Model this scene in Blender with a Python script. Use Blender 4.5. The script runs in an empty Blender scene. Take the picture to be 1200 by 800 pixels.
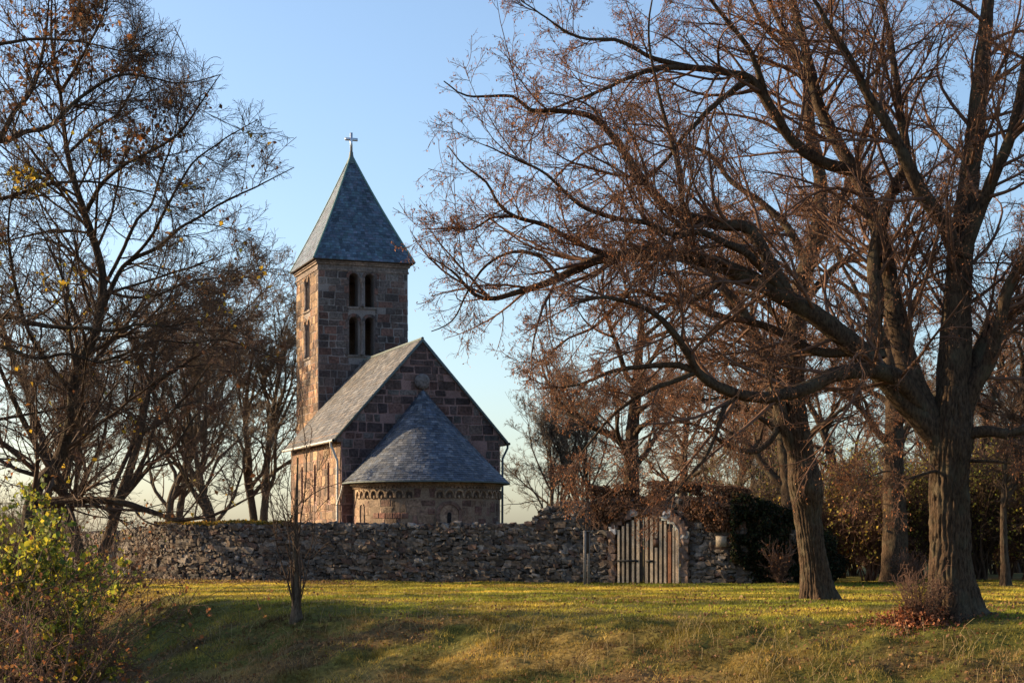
import bpy, bmesh, math, random
import numpy as np
from mathutils import Vector, Matrix

# ------------------------------------------------------------------ camera, sky, sun, exposure
scene = bpy.context.scene
COL = scene.collection
F = 2000.0 / 1200.0            # focal length in image widths
EYE = 1.6
HORIZON = 630.0                # image row of the horizon in the 1200 px wide frame

cam_d = bpy.data.cameras.new('camera')
cam_d.sensor_width = 36.0
cam_d.sensor_fit = 'HORIZONTAL'
cam_d.lens = 36.0 * F
cam_d.shift_y = (HORIZON - 400.0) / 1200.0
cam_d.clip_start = 0.1
cam_d.clip_end = 6000.0
cam = bpy.data.objects.new('camera', cam_d)
cam.location = (0, 0, EYE)
cam.rotation_euler = (math.radians(90), 0, 0)
COL.objects.link(cam)
scene.camera = cam

SUN_EL = 20.0
SUN_DIR = Vector((-0.96, 0.28, 0)).normalized()      # horizontal direction towards the sun
sun_vec = SUN_DIR * math.cos(math.radians(SUN_EL)) + Vector((0, 0, math.sin(math.radians(SUN_EL))))
world = bpy.data.worlds.new('World')
scene.world = world
world.use_nodes = True
wn = world.node_tree
wn.nodes.clear()
w_out = wn.nodes.new('ShaderNodeOutputWorld')
w_bg = wn.nodes.new('ShaderNodeBackground')
w_sky = wn.nodes.new('ShaderNodeTexSky')
w_sky.sky_type = 'NISHITA'
w_sky.sun_disc = False
w_sky.sun_elevation = math.radians(SUN_EL)
w_sky.sun_rotation = math.atan2(SUN_DIR.x, SUN_DIR.y)
w_sky.altitude = 200
w_sky.air_density = 1.0
w_sky.dust_density = 1.7
w_sky.ozone_density = 2.5
w_bg.inputs['Strength'].default_value = 0.110
wn.links.new(w_sky.outputs['Color'], w_bg.inputs['Color'])
wn.links.new(w_bg.outputs['Background'], w_out.inputs['Surface'])

sun_d = bpy.data.lights.new('sun', 'SUN')
sun_d.energy = 5.0
sun_d.angle = math.radians(0.53)
sun_d.color = (1.0, 0.72, 0.41)
sun = bpy.data.objects.new('sun', sun_d)
sun.rotation_euler = (-sun_vec).to_track_quat('-Z', 'Y').to_euler()
sun.location = sun_vec * 100
COL.objects.link(sun)

scene.view_settings.view_transform = 'Standard'
scene.view_settings.look = 'None'
scene.view_settings.gamma = 1
scene.view_settings.use_curve_mapping = False
scene.view_settings.exposure = 1.15
scene.cycles.max_bounces = 5
scene.cycles.diffuse_bounces = 3
scene.cycles.glossy_bounces = 2
scene.cycles.transmission_bounces = 2
scene.cycles.use_denoising = True
scene.cycles.denoising_prefilter = 'ACCURATE'

# ------------------------------------------------------------------ helpers
def at(px, py, Y):
    return np.array([(px - 600.0) / 2000.0 * Y, Y, EYE + (HORIZON - py) / 2000.0 * Y])

def vnoise(p, seed=0):
    p = np.asarray(p, float)
    i = np.floor(p).astype(np.int64)
    f = p - i
    f = f * f * (3 - 2 * f)
    def h(ix, iy, iz):
        n = (ix * 374761393 + iy * 668265263 + iz * 2147483647 + seed * 1274126177) & 0xffffffff
        n = ((n ^ (n >> 13)) * 1274126177) & 0xffffffff
        n = n ^ (n >> 16)
        return (n & 0xffff) / 65535.0
    r = 0
    for dx in (0, 1):
        for dy in (0, 1):
            for dz in (0, 1):
                w = (f[..., 0] if dx else 1 - f[..., 0]) * (f[..., 1] if dy else 1 - f[..., 1]) * (f[..., 2] if dz else 1 - f[..., 2])
                r = r + w * h(i[..., 0] + dx, i[..., 1] + dy, i[..., 2] + dz)
    return r

def fbm(p, seed=0, o=3):
    p = np.asarray(p, float)
    a, s, t = 1.0, 0.0, 0.0
    for k in range(o):
        s = s + a * vnoise(p * (2.0 ** k), seed + k * 17)
        t += a
        a *= 0.5
    return s / t

class MB:
    """collects vertices / faces and links them as ONE mesh object"""
    def __init__(self):
        self.v, self.c, self.q, self.t, self.qm, self.tm, self.n = [], [], [], [], [], [], 0
        self.poly = []
    def add(self, v, quads=None, tris=None, col=None, mat=0):
        v = np.asarray(v, np.float32).reshape(-1, 3)
        m = len(v)
        self.v.append(v)
        if col is None:
            col = np.ones((m, 3), np.float32) * 0.5
        col = np.asarray(col, np.float32)
        if col.ndim == 1:
            col = np.tile(col, (m, 1))
        self.c.append(col)
        if quads is not None and len(quads):
            quads = np.asarray(quads, np.int64).reshape(-1, 4) + self.n
            self.q.append(quads); self.qm.append(np.full(len(quads), mat))
        if tris is not None and len(tris):
            tris = np.asarray(tris, np.int64).reshape(-1, 3) + self.n
            self.t.append(tris); self.tm.append(np.full(len(tris), mat))
        self.n += m
    def addpoly(self, v, faces, col=None, mat=0):
        base = self.n
        self.add(v, col=col)
        for f in faces:
            self.poly.append(([i + base for i in f], mat))
    def box(self, c, s, rz=0.0, col=None, mat=0):
        c = np.array(c, float); s = np.array(s, float) / 2
        v = np.array([[x, y, z] for x in (-1, 1) for y in (-1, 1) for z in (-1, 1)], float) * s
        if rz:
            ca, sa = math.cos(rz), math.sin(rz)
            v = np.stack([v[:, 0] * ca - v[:, 1] * sa, v[:, 0] * sa + v[:, 1] * ca, v[:, 2]], 1)
        self.add(v + c, quads=[[0, 1, 3, 2], [4, 6, 7, 5], [0, 4, 5, 1], [2, 3, 7, 6], [0, 2, 6, 4], [1, 5, 7, 3]], col=col, mat=mat)
    def build(self, name, mats, parent=None, flat=False):
        me = bpy.data.meshes.new(name)
        v = np.concatenate(self.v) if self.v else np.zeros((0, 3), np.float32)
        q = np.concatenate(self.q) if self.q else np.zeros((0, 4), np.int64)
        t = np.concatenate(self.t) if self.t else np.zeros((0, 3), np.int64)
        pl = np.array([i for f, m in self.poly for i in f], np.int64)
        ps = np.array([len(f) for f, m in self.poly], np.int64)
        loops = np.concatenate([q.ravel(), t.ravel(), pl]).astype(np.int32)
        sizes = np.concatenate([np.full(len(q), 4), np.full(len(t), 3), ps]).astype(np.int64)
        starts = np.concatenate([[0], np.cumsum(sizes)[:-1]]).astype(np.int32) if len(sizes) else np.zeros(0, np.int32)
        me.vertices.add(len(v)); me.vertices.foreach_set('co', v.astype(np.float32).ravel())
        me.loops.add(len(loops)); me.loops.foreach_set('vertex_index', loops)
        me.polygons.add(len(sizes)); me.polygons.foreach_set('loop_start', starts)
        mi = np.concatenate([np.concatenate(self.qm) if self.qm else np.zeros(0), np.concatenate(self.tm) if self.tm else np.zeros(0),
                             np.array([m for f, m in self.poly], float)]).astype(np.int32)
        if not isinstance(mats, (list, tuple)):
            mats = [mats]
        for m in mats:
            me.materials.append(m)
        me.polygons.foreach_set('material_index', mi)
        me.update(calc_edges=True)
        ca = me.attributes.new('Col', 'FLOAT_COLOR', 'POINT')
        c = np.concatenate(self.c) if self.c else np.zeros((0, 3), np.float32)
        ca.data.foreach_set('color', np.concatenate([c, np.ones((len(c), 1), np.float32)], 1).astype(np.float32).ravel())
        if flat:
            me.shade_flat()
        o = bpy.data.objects.new(name, me)
        COL.objects.link(o)
        if parent is not None:
            o.parent = parent
        return o

def empty(name, loc, rz=0.0):
    o = bpy.data.objects.new(name, None)
    o.empty_display_size = 0.3
    o.location = loc; o.rotation_euler = (0, 0, rz)
    COL.objects.link(o)
    return o

def tag(o, label=None, cat=None, group=None, kind=None):
    if label: o['label'] = label
    if cat: o['category'] = cat
    if group: o['group'] = group
    if kind: o['kind'] = kind
    return o

def copy_tree(o, loc, rz, scale=1.0, label=None, group=None, parent=None):
    c = o.copy(); COL.objects.link(c)
    if parent is None:
        c.location = loc; c.rotation_euler = (0, 0, rz)
        c.scale = (scale,) * 3 if not isinstance(scale, tuple) else scale
        if label: c['label'] = label
        if group: c['group'] = group
        elif 'group' in c: del c['group']
    else:
        c.parent = parent
    for ch in list(o.children):
        copy_tree(ch, None, None, parent=c)
    return c

# ------------------------------------------------------------------ materials
def new_mat(name):
    m = bpy.data.materials.new(name); m.use_nodes = True
    nt = m.node_tree
    b = nt.nodes['Principled BSDF']
    return m, nt, b

def mat_attr(name, rough=0.85, noise_scale=18.0, noise_amt=0.35, bump=0.3, bump_dist=0.01, spec=0.3, tint=(1, 1, 1), scale2=3.0, amt2=0.25):
    """colour from the Col attribute, mottled by two procedural noises"""
    m, nt, b = new_mat(name)
    L = nt.links.new
    at_ = nt.nodes.new('ShaderNodeAttribute'); at_.attribute_name = 'Col'
    tc = nt.nodes.new('ShaderNodeTexCoord')
    n1 = nt.nodes.new('ShaderNodeTexNoise'); n1.inputs['Scale'].default_value = noise_scale; n1.inputs['Detail'].default_value = 6
    n2 = nt.nodes.new('ShaderNodeTexNoise'); n2.inputs['Scale'].default_value = scale2; n2.inputs['Detail'].default_value = 4
    L(tc.outputs['Object'], n1.inputs['Vector']); L(tc.outputs['Object'], n2.inputs['Vector'])
    def rng(n, amt):
        r = nt.nodes.new('ShaderNodeMapRange')
        r.inputs['From Min'].default_value = 0.3; r.inputs['From Max'].default_value = 0.7
        r.inputs['To Min'].default_value = 1 - amt; r.inputs['To Max'].default_value = 1 + amt
        L(n.outputs['Fac'], r.inputs['Value']); return r
    r1, r2 = rng(n1, noise_amt), rng(n2, amt2)
    mu = nt.nodes.new('ShaderNodeMath'); mu.operation = 'MULTIPLY'
    L(r1.outputs[0], mu.inputs[0]); L(r2.outputs[0], mu.inputs[1])
    vm = nt.nodes.new('ShaderNodeVectorMath'); vm.operation = 'SCALE'
    L(at_.outputs['Color'], vm.inputs[0]); L(mu.outputs[0], vm.inputs['Scale'])
    vt = nt.nodes.new('ShaderNodeVectorMath'); vt.operation = 'MULTIPLY'; vt.inputs[1].default_value = tint
    L(vm.outputs[0], vt.inputs[0])
    L(vt.outputs[0], b.inputs['Base Color'])
    b.inputs['Roughness'].default_value = rough
    b.inputs['Specular IOR Level'].default_value = spec
    if bump:
        bp = nt.nodes.new('ShaderNodeBump'); bp.inputs['Strength'].default_value = bump; bp.inputs['Distance'].default_value = bump_dist
        L(n1.outputs['Fac'], bp.inputs['Height']); L(bp.outputs['Normal'], b.inputs['Normal'])
    return m

def mat_plain(name, col, rough=0.7, metal=0.0, noise_scale=12.0, amt=0.2, spec=0.3):
    m, nt, b = new_mat(name)
    L = nt.links.new
    tc = nt.nodes.new('ShaderNodeTexCoord')
    n = nt.nodes.new('ShaderNodeTexNoise'); n.inputs['Scale'].default_value = noise_scale; n.inputs['Detail'].default_value = 5
    L(tc.outputs['Object'], n.inputs['Vector'])
    cr = nt.nodes.new('ShaderNodeValToRGB')
    cr.color_ramp.elements[0].position = 0.3; cr.color_ramp.elements[1].position = 0.7
    cr.color_ramp.elements[0].color = (*[c * (1 - amt) for c in col], 1)
    cr.color_ramp.elements[1].color = (*[min(1, c * (1 + amt)) for c in col], 1)
    L(n.outputs['Fac'], cr.inputs['Fac']); L(cr.outputs['Color'], b.inputs['Base Color'])
    b.inputs['Roughness'].default_value = rough; b.inputs['Metallic'].default_value = metal
    b.inputs['Specular IOR Level'].default_value = spec
    return m

def mat_leaf(name, trans=0.35, rough=0.6):
    m, nt, b = new_mat(name)
    L = nt.links.new
    at_ = nt.nodes.new('ShaderNodeAttribute'); at_.attribute_name = 'Col'
    tr = nt.nodes.new('ShaderNodeBsdfTranslucent'); mx = nt.nodes.new('ShaderNodeMixShader')
    mx.inputs['Fac'].default_value = trans
    b.inputs['Roughness'].default_value = rough; b.inputs['Specular IOR Level'].default_value = 0.25
    L(at_.outputs['Color'], b.inputs['Base Color']); L(at_.outputs['Color'], tr.inputs['Color'])
    out = nt.nodes['Material Output']
    L(b.outputs[0], mx.inputs[1]); L(tr.outputs[0], mx.inputs[2]); L(mx.outputs[0], out.inputs['Surface'])
    return m

def mat_bark(name, c0, c1, scale=1.0):
    m, nt, b = new_mat(name)
    L = nt.links.new
    tc = nt.nodes.new('ShaderNodeTexCoord')
    mp = nt.nodes.new('ShaderNodeMapping'); mp.inputs['Scale'].default_value = (22 * scale, 22 * scale, 7.0 * scale)
    L(tc.outputs['Object'], mp.inputs['Vector'])
    n = nt.nodes.new('ShaderNodeTexNoise'); n.inputs['Scale'].default_value = 1.0; n.inputs['Detail'].default_value = 8; n.inputs['Roughness'].default_value = 0.65
    n2 = nt.nodes.new('ShaderNodeTexNoise'); n2.inputs['Scale'].default_value = 2.3; n2.inputs['Detail'].default_value = 7
    L(mp.outputs[0], n.inputs['Vector']); L(tc.outputs['Object'], n2.inputs['Vector'])
    cr = nt.nodes.new('ShaderNodeValToRGB')
    cr.color_ramp.elements[0].position = 0.32; cr.color_ramp.elements[1].position = 0.68
    cr.color_ramp.elements[0].color = (*c0, 1); cr.color_ramp.elements[1].color = (*c1, 1)
    L(n.outputs['Fac'], cr.inputs['Fac'])
    mx = nt.nodes.new('ShaderNodeMix'); mx.data_type = 'RGBA'; mx.blend_type = 'MIX'
    r = nt.nodes.new('ShaderNodeMapRange'); r.inputs['From Min'].default_value = 0.5; r.inputs['From Max'].default_value = 0.75; r.inputs['To Max'].default_value = 0.5
    L(n2.outputs['Fac'], r.inputs['Value']); L(r.outputs[0], mx.inputs[0])
    L(cr.outputs['Color'], mx.inputs[6]); mx.inputs[7].default_value = (0.105, 0.102, 0.068, 1)
    L(mx.outputs[2], b.inputs['Base Color'])
    bp = nt.nodes.new('ShaderNodeBump'); bp.inputs['Strength'].default_value = 0.9; bp.inputs['Distance'].default_value = 0.04
    L(n.outputs['Fac'], bp.inputs['Height']); L(bp.outputs['Normal'], b.inputs['Normal'])
    b.inputs['Roughness'].default_value = 0.92; b.inputs['Specular IOR Level'].default_value = 0.110
    return m

M = {}
M['stone'] = mat_attr('ashlar_stone', noise_scale=9, noise_amt=0.5, bump=0.8, bump_dist=0.025, amt2=0.45, scale2=0.9)
M['mortar'] = mat_attr('mortar', noise_scale=14, noise_amt=0.25, bump=0.4, bump_dist=0.01, amt2=0.3, scale2=0.8)
M['rubble'] = mat_attr('rubble_stone', noise_scale=9, noise_amt=0.45, bump=0.7, bump_dist=0.02, amt2=0.3, scale2=1.5)
M['slate'] = mat_attr('slate', rough=0.55, noise_scale=10, noise_amt=0.3, bump=0.3, bump_dist=0.005, spec=0.5, amt2=0.25, scale2=1.0)
M['copper'] = mat_plain('copper_capping', (0.10, 0.19, 0.18), 0.6)
M['lead'] = mat_plain('lead_capping', (0.10, 0.13, 0.13), 0.6)
M['zinc'] = mat_plain('zinc_pipe', (0.50, 0.50, 0.48), 0.4, 0.3)
M['steel'] = mat_plain('polished_steel', (0.55, 0.60, 0.66), 0.35, 0.7)
M['darkwood'] = mat_plain('dark_timber', (0.06, 0.045, 0.035), 0.8)
M['oldwood'] = mat_attr('weathered_timber', noise_scale=20, noise_amt=0.3, bump=0.4, bump_dist=0.004, amt2=0.25, scale2=4)
M['iron'] = mat_plain('dark_iron', (0.03, 0.03, 0.03), 0.6, 0.4)
M['bark'] = mat_bark('linden_bark', (0.016, 0.011, 0.008), (0.105, 0.070, 0.045))
M['bark_grey'] = mat_bark('grey_bark', (0.03, 0.024, 0.020), (0.16, 0.12, 0.085))
M['twig'] = mat_plain('linden_twig', (0.125, 0.070, 0.047), 0.8, noise_scale=2.0, amt=0.3, spec=0.2)
M['twig_dark'] = mat_plain('dark_twig', (0.070, 0.046, 0.032), 0.8, noise_scale=2.0, amt=0.3, spec=0.15)
M['twig_pale'] = mat_plain('pale_twig', (0.16, 0.115, 0.075), 0.8, noise_scale=2.0, amt=0.3, spec=0.2)
M['leaf'] = mat_leaf('leaf', 0.55)
M['dryleaf'] = mat_leaf('dry_leaf', 0.25, 0.7)
M['blade'] = mat_leaf('grass_blade', 0.3, 0.6)

# ------------------------------------------------------------------ terrain
YC_X = np.array([-60, -20, -16, -14, -11, -8, -5, -2, 0, 4, 8, 11, 14, 20, 60.])
YC_Y = np.array([80, 68, 63, 58.5, 51, 45, 41, 39, 38, 36.5, 34.5, 32.5, 31.5, 30, 30.])
def ground_base(x, y):
    x = np.asarray(x, float); y = np.asarray(y, float)
    yc = np.interp(x, YC_X, YC_Y)
    slope = 0.225
    u = (yc - y) * slope
    w = 0.16
    sp = w * np.logaddexp(0, u / w)               # rounded crest
    depth = 2.0
    sp = depth - 0.25 * np.logaddexp(0, (depth - sp) / 0.25)
    fade = np.clip((y - 6) / 10, 0, 1)            # the ground under the photographer is level with the lawn again
    fade = fade * fade * (3 - 2 * fade)
    return -sp * fade
def ground_z(x, y):
    x = np.asarray(x, float); y = np.asarray(y, float)
    z = ground_base(x, y)
    p = np.stack([x * 0.35, y * 0.35, np.zeros_like(x)], -1)
    z = z + (fbm(p, 3, 3) - 0.5) * 0.16
    p = np.stack([x * 1.7, y * 1.7, np.zeros_like(x)], -1)
    slopey = np.clip(-ground_base(x, y) / 0.3, 0.15, 1)
    z = z + (fbm(p, 9, 3) - 0.5) * 0.34 * slopey
    return z

def axis(lo, a, b, hi, fine, n):
    m = np.arange(a, b, fine)
    l = a - np.geomspace(fine, a - lo, n)[::-1]
    r = b + np.geomspace(fine, hi - b, n)
    return np.concatenate([l, m, r])
gx = axis(-2500, -24, 26, 2500, 0.16, 40)
gy = axis(-300, 24, 66, 5000, 0.16, 40)
GX, GY = np.meshgrid(gx, gy)
GZ = ground_z(GX, GY)
far = np.clip((np.hypot(GX, GY) - 150) / 500, 0, 1)
GZ = GZ * (1 - far) - far * 6
mb = MB()
ny, nx = GX.shape
idx = np.arange(nx * ny).reshape(ny, nx)
qd = np.stack([idx[:-1, :-1], idx[:-1, 1:], idx[1:, 1:], idx[1:, :-1]], -1).reshape(-1, 4)
mb.add(np.stack([GX, GY, GZ], -1).reshape(-1, 3), quads=qd)

def patch_masks(x, y):
    """0..1 straw / leaf-litter share of the lawn at x, y (patches with their own shape)"""
    z = np.zeros_like(x)
    straw = fbm(np.stack([x * 0.28, y * 0.5, z], -1), 21, 4)
    straw = np.clip((straw - 0.42) / 0.22, 0, 1)
    litter = fbm(np.stack([x * 0.45, y * 0.6, z + 5], -1), 33, 4)
    litter = np.clip((litter - 0.50) / 0.14, 0, 1)
    base = ground_base(x, y)
    foot = np.clip((-base - 1.25) / 0.5, 0, 1) * np.clip((0.5 - x) / 4, 0, 1)   # leaf litter along the foot of the bank, left
    wallside = np.clip((y - 58.2) / 1.2, 0, 1) * np.clip((-4.5 - x) / 2.5, 0, 1)
    return straw, np.clip(np.maximum(litter * 0.75 * np.clip(-base / 0.5, 0.12, 1), np.maximum(foot * 1.3, wallside * 0.9)), 0, 1)

gm, nt, b = new_mat('turf_soil')
L = nt.links.new
at_ = nt.nodes.new('ShaderNodeAttribute'); at_.attribute_name = 'Col'
tc = nt.nodes.new('ShaderNodeTexCoord')
n1 = nt.nodes.new('ShaderNodeTexNoise'); n1.inputs['Scale'].default_value = 9; n1.inputs['Detail'].default_value = 8
L(tc.outputs['Object'], n1.inputs['Vector'])
rr = nt.nodes.new('ShaderNodeMapRange'); rr.inputs['From Min'].default_value = 0.3; rr.inputs['From Max'].default_value = 0.7; rr.inputs['To Min'].default_value = 0.55; rr.inputs['To Max'].default_value = 1.45
L(n1.outputs['Fac'], rr.inputs['Value'])
vm = nt.nodes.new('ShaderNodeVectorMath'); vm.operation = 'SCALE'
L(at_.outputs['Color'], vm.inputs[0]); L(rr.outputs[0], vm.inputs['Scale']); L(vm.outputs[0], b.inputs['Base Color'])
bp = nt.nodes.new('ShaderNodeBump'); bp.inputs['Strength'].default_value = 0.7; bp.inputs['Distance'].default_value = 0.05
L(n1.outputs['Fac'], bp.inputs['Height']); L(bp.outputs['Normal'], b.inputs['Normal'])
b.inputs['Roughness'].default_value = 0.95; b.inputs['Specular IOR Level'].default_value = 0.1
M['turf'] = gm
st, li = patch_masks(GX.ravel(), GY.ravel())
green = np.array([0.075, 0.075, 0.016]); straw_c = np.array([0.17, 0.12, 0.036]); lit_c = np.array([0.085, 0.050, 0.026])
gc = green * (1 - st[:, None]) + straw_c * st[:, None]
gc = gc * (1 - li[:, None]) + lit_c * li[:, None]
mb.c = [gc.astype(np.float32)]
tag(mb.build('ground', M['turf']), kind='structure')

# ------------------------------------------------------------------ tubes / branches
def norm(v):
    return v / np.maximum(np.linalg.norm(v, axis=-1, keepdims=True), 1e-9)

def tube_arrays(P, R, S):
    N, K, _ = P.shape
    T = np.gradient(P, axis=1)
    T = norm(T)
    mean = norm(P[:, -1] - P[:, 0])
    ref = np.where(np.abs(mean[:, 2:3]) < 0.8, np.array([[0, 0, 1.0]]), np.array([[1.0, 0, 0]]))[:, None, :]
    U = norm(np.cross(np.broadcast_to(ref, T.shape), T))
    V = np.cross(T, U)
    a = np.arange(S) * 2 * np.pi / S
    ring = U[:, :, None, :] * np.cos(a)[None, None, :, None] + V[:, :, None, :] * np.sin(a)[None, None, :, None]
    verts = P[:, :, None, :] + ring * R[:, :, None, None]
    base = (np.arange(N)[:, None, None] * K + np.arange(K - 1)[None, :, None]) * S
    j = np.arange(S)[None, None, :]
    jn = (j + 1) % S
    q = np.stack([base + j, base + jn, base + S + jn, base + S + j], -1).reshape(-1, 4)
    return verts.reshape(-1, 3), q

def add_tubes(mb, P, R, S, mat=0):
    if len(P) == 0: return
    v, q = tube_arrays(P, R, S)
    mb.add(v, quads=q, mat=mat)

def resample(pts, step, wob=0.0, rng=None):
    """Catmull-Rom through the rows (x, y, z, r)"""
    p = np.asarray(pts, float)
    ext = np.vstack([2 * p[0] - p[1], p, 2 * p[-1] - p[-2]])
    out = []
    for i in range(1, len(ext) - 2):
        p0, p1, p2, p3 = ext[i - 1:i + 3]
        n = max(2, int(np.linalg.norm((p2 - p1)[:3]) / step))
        t = np.linspace(0, 1, n, endpoint=False)[:, None]
        out.append(0.5 * (2 * p1 + (p2 - p0) * t + (2 * p0 - 5 * p1 + 4 * p2 - p3) * t ** 2 + (3 * p1 - p0 - 3 * p2 + p3) * t ** 3))
    out.append(p[-1:])
    o = np.vstack(out)
    o[:, 3] = np.maximum(o[:, 3], 0.004)
    if wob and rng is not None:
        n = len(o)
        w = np.stack([np.convolve(rng.normal(size=n + 8), np.ones(9) / 3, 'valid') for _ in range(3)], 1)
        ramp = np.minimum(1, np.arange(n) / 6)[:, None]
        o[:, :3] += w * wob * ramp
    return o

def to_k(o, K):
    s = np.concatenate([[0], np.cumsum(np.linalg.norm(np.diff(o[:, :3], axis=0), axis=1))])
    t = np.linspace(0, s[-1], K)
    return np.stack([np.interp(t, s, o[:, k]) for k in range(4)], 1)

def spawn(P, R, n, rng, tr=(0.15, 1.0), lf=(0.35, 0.6), ang=(30, 65), K=6, wig=0.18, trop=0.05, ratio=0.6, rmax=1.0, rend=0.3, lmin=0.0, lmax=9.0, taper=0.55, flat=0.0, curl=0.09):
    N, KP, _ = P.shape
    seg = np.linalg.norm(np.diff(P, axis=1), axis=2)
    plen = seg.sum(1)
    if np.isscalar(n):
        idx = np.repeat(np.arange(N), n)
    else:
        idx = np.repeat(np.arange(N), n)
    Mn = len(idx)
    t = tr[0] + (tr[1] - tr[0]) * rng.random(Mn)
    f = t * (KP - 1)
    i = np.minimum(f.astype(int), KP - 2)
    ff = (f - i)[:, None]
    pos = P[idx, i] * (1 - ff) + P[idx, i + 1] * ff
    rad = R[idx, i] * (1 - ff[:, 0]) + R[idx, i + 1] * ff[:, 0]
    T = norm(P[idx, i + 1] - P[idx, i])
    rv = rng.normal(size=(Mn, 3)); rv[:, 2] *= (1 - flat)
    perp = norm(np.cross(T, np.cross(rv, T)))
    a = np.radians(ang[0] + (ang[1] - ang[0]) * rng.random(Mn))[:, None]
    d = norm(T * np.cos(a) + perp * np.sin(a))
    Ln = plen[idx] * (lf[0] + (lf[1] - lf[0]) * rng.random(Mn)) * (1 - taper * t)
    Ln = np.clip(Ln, lmin, lmax)
    r0 = np.minimum(np.minimum(rad * ratio, rmax), Ln * 0.03 + 0.002)
    pts = np.zeros((Mn, K, 3)); pts[:, 0] = pos
    step = (Ln / (K - 1))[:, None]
    tz = np.array([0, 0, 1.0])
    cv = rng.normal(size=d.shape) * curl * (5.0 / (K - 1))
    for k in range(1, K):
        pts[:, k] = pts[:, k - 1] + d * step
        d = norm(d + cv + rng.normal(size=d.shape) * wig + tz * trop)
    tt = np.linspace(0, 1, K)[None, :]
    RR = r0[:, None] * (1 - tt * (1 - rend))
    return pts, RR

def leaf_quads(mb, pos, size, rng, colors, hang=0.6, aspect=0.55, mat=0):
    """small folded two-triangle leaves at pos"""
    n = len(pos)
    if n == 0: return
    d = rng.normal(size=(n, 3)); d[:, 2] -= hang * 2
    d = norm(d)
    s = norm(np.cross(d, rng.normal(size=(n, 3))))
    nn = np.cross(d, s)
    L_ = (size * (0.6 + 0.8 * rng.random(n)))[:, None]
    W = L_ * aspect * 0.5
    v = np.stack([pos, pos + d * L_ * 0.5 + s * W + nn * W * 0.5, pos + d * L_, pos + d * L_ * 0.5 - s * W + nn * W * 0.5], 1)
    b = np.arange(n)[:, None] * 4
    tr = np.concatenate([b + np.array([[0, 1, 2]]), b + np.array([[0, 2, 3]])])
    c = colors[rng.integers(0, len(colors), n)] * (0.7 + 0.6 * rng.random((n, 1)))
    mb.add(v.reshape(-1, 3), tris=tr, col=np.repeat(c, 4, 0), mat=mat)

def bark_tube(mb, o, rng, sides=44, ridge=0.035, flare=0.0, nridge=11, burls=()):
    """thick trunk with bark ridges and a root flare modelled in; o = rows of x, y, z, r"""
    P = o[None, :, :3]; K = len(o)
    s = np.concatenate([[0], np.cumsum(np.linalg.norm(np.diff(o[:, :3], axis=0), axis=1))])
    T = norm(np.gradient(o[:, :3], axis=0))
    ref = np.array([1.0, 0, 0]) if abs(T[:, 2].mean()) > 0.5 else np.array([0, 0, 1.0])
    U = norm(np.cross(np.tile(ref, (K, 1)), T)); V = np.cross(T, U)
    th = np.arange(sides) * 2 * np.pi / sides
    TH, S_ = np.meshgrid(th, s)
    R = o[:, 3][:, None] * np.ones_like(TH)
    cx, cy = np.cos(TH), np.sin(TH)
    sd = int(rng.integers(1000))
    big = fbm(np.stack([cx * 1.2, cy * 1.2, S_ * 0.8], -1), sd, 3) - 0.5
    ph = 7.0 * (fbm(np.stack([cx * 2.2, cy * 2.2, S_ * 2.4], -1), sd + 5, 3) - 0.5)
    rd = np.abs(np.sin(TH * nridge / 2 + ph)) - 0.6
    fine = fbm(np.stack([cx * 8, cy * 8, S_ * 6.0], -1), sd + 9, 3) - 0.5
    amp = np.minimum(ridge, R * 0.12)
    R = R * (1 + 0.28 * big) + amp * rd + amp * 1.7 * fine
    if flare:
        lobes = 0.35 + 0.65 * np.maximum(0, np.sin(TH * 2.5 + rng.random() * 6)) ** 1 + 0.25 * np.sin(TH * 4 + 1)
        R = R + flare * lobes * np.exp(-np.maximum(S_ - 0.15, 0) / 0.38)
    for (bs, bt, br, bh) in burls:
        dth = np.angle(np.exp(1j * (TH - bt)))
        R = R + bh * np.exp(-((S_ - bs) ** 2 + (dth * o[:, 3][:, None]) ** 2) / (2 * br ** 2))
    v = o[:, None, :3] + U[:, None, :] * (cx * R)[..., None] + V[:, None, :] * (cy * R)[..., None]
    j = np.arange(sides); jn = (j + 1) % sides
    base = np.arange(K - 1)[:, None] * sides
    q = np.stack([base + j, base + jn, base + sides + jn, base + sides + j], -1).reshape(-1, 4)
    mb.add(v.reshape(-1, 3), quads=q)

SEED_COLS = np.array([[0.40, 0.15, 0.055], [0.30, 0.115, 0.045], [0.44, 0.20, 0.085], [0.22, 0.085, 0.035], [0.34, 0.18, 0.085]])
BROWN_COLS = np.array([[0.16, 0.07, 0.03], [0.11, 0.05, 0.025], [0.22, 0.11, 0.04], [0.13, 0.07, 0.04]])
YELLOW_COLS = np.array([[0.50, 0.32, 0.04], [0.42, 0.28, 0.03], [0.36, 0.30, 0.05]])
YGREEN_COLS = np.array([[0.20, 0.22, 0.03], [0.30, 0.28, 0.03], [0.13, 0.16, 0.03], [0.36, 0.29, 0.03], [0.09, 0.13, 0.03]])

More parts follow.
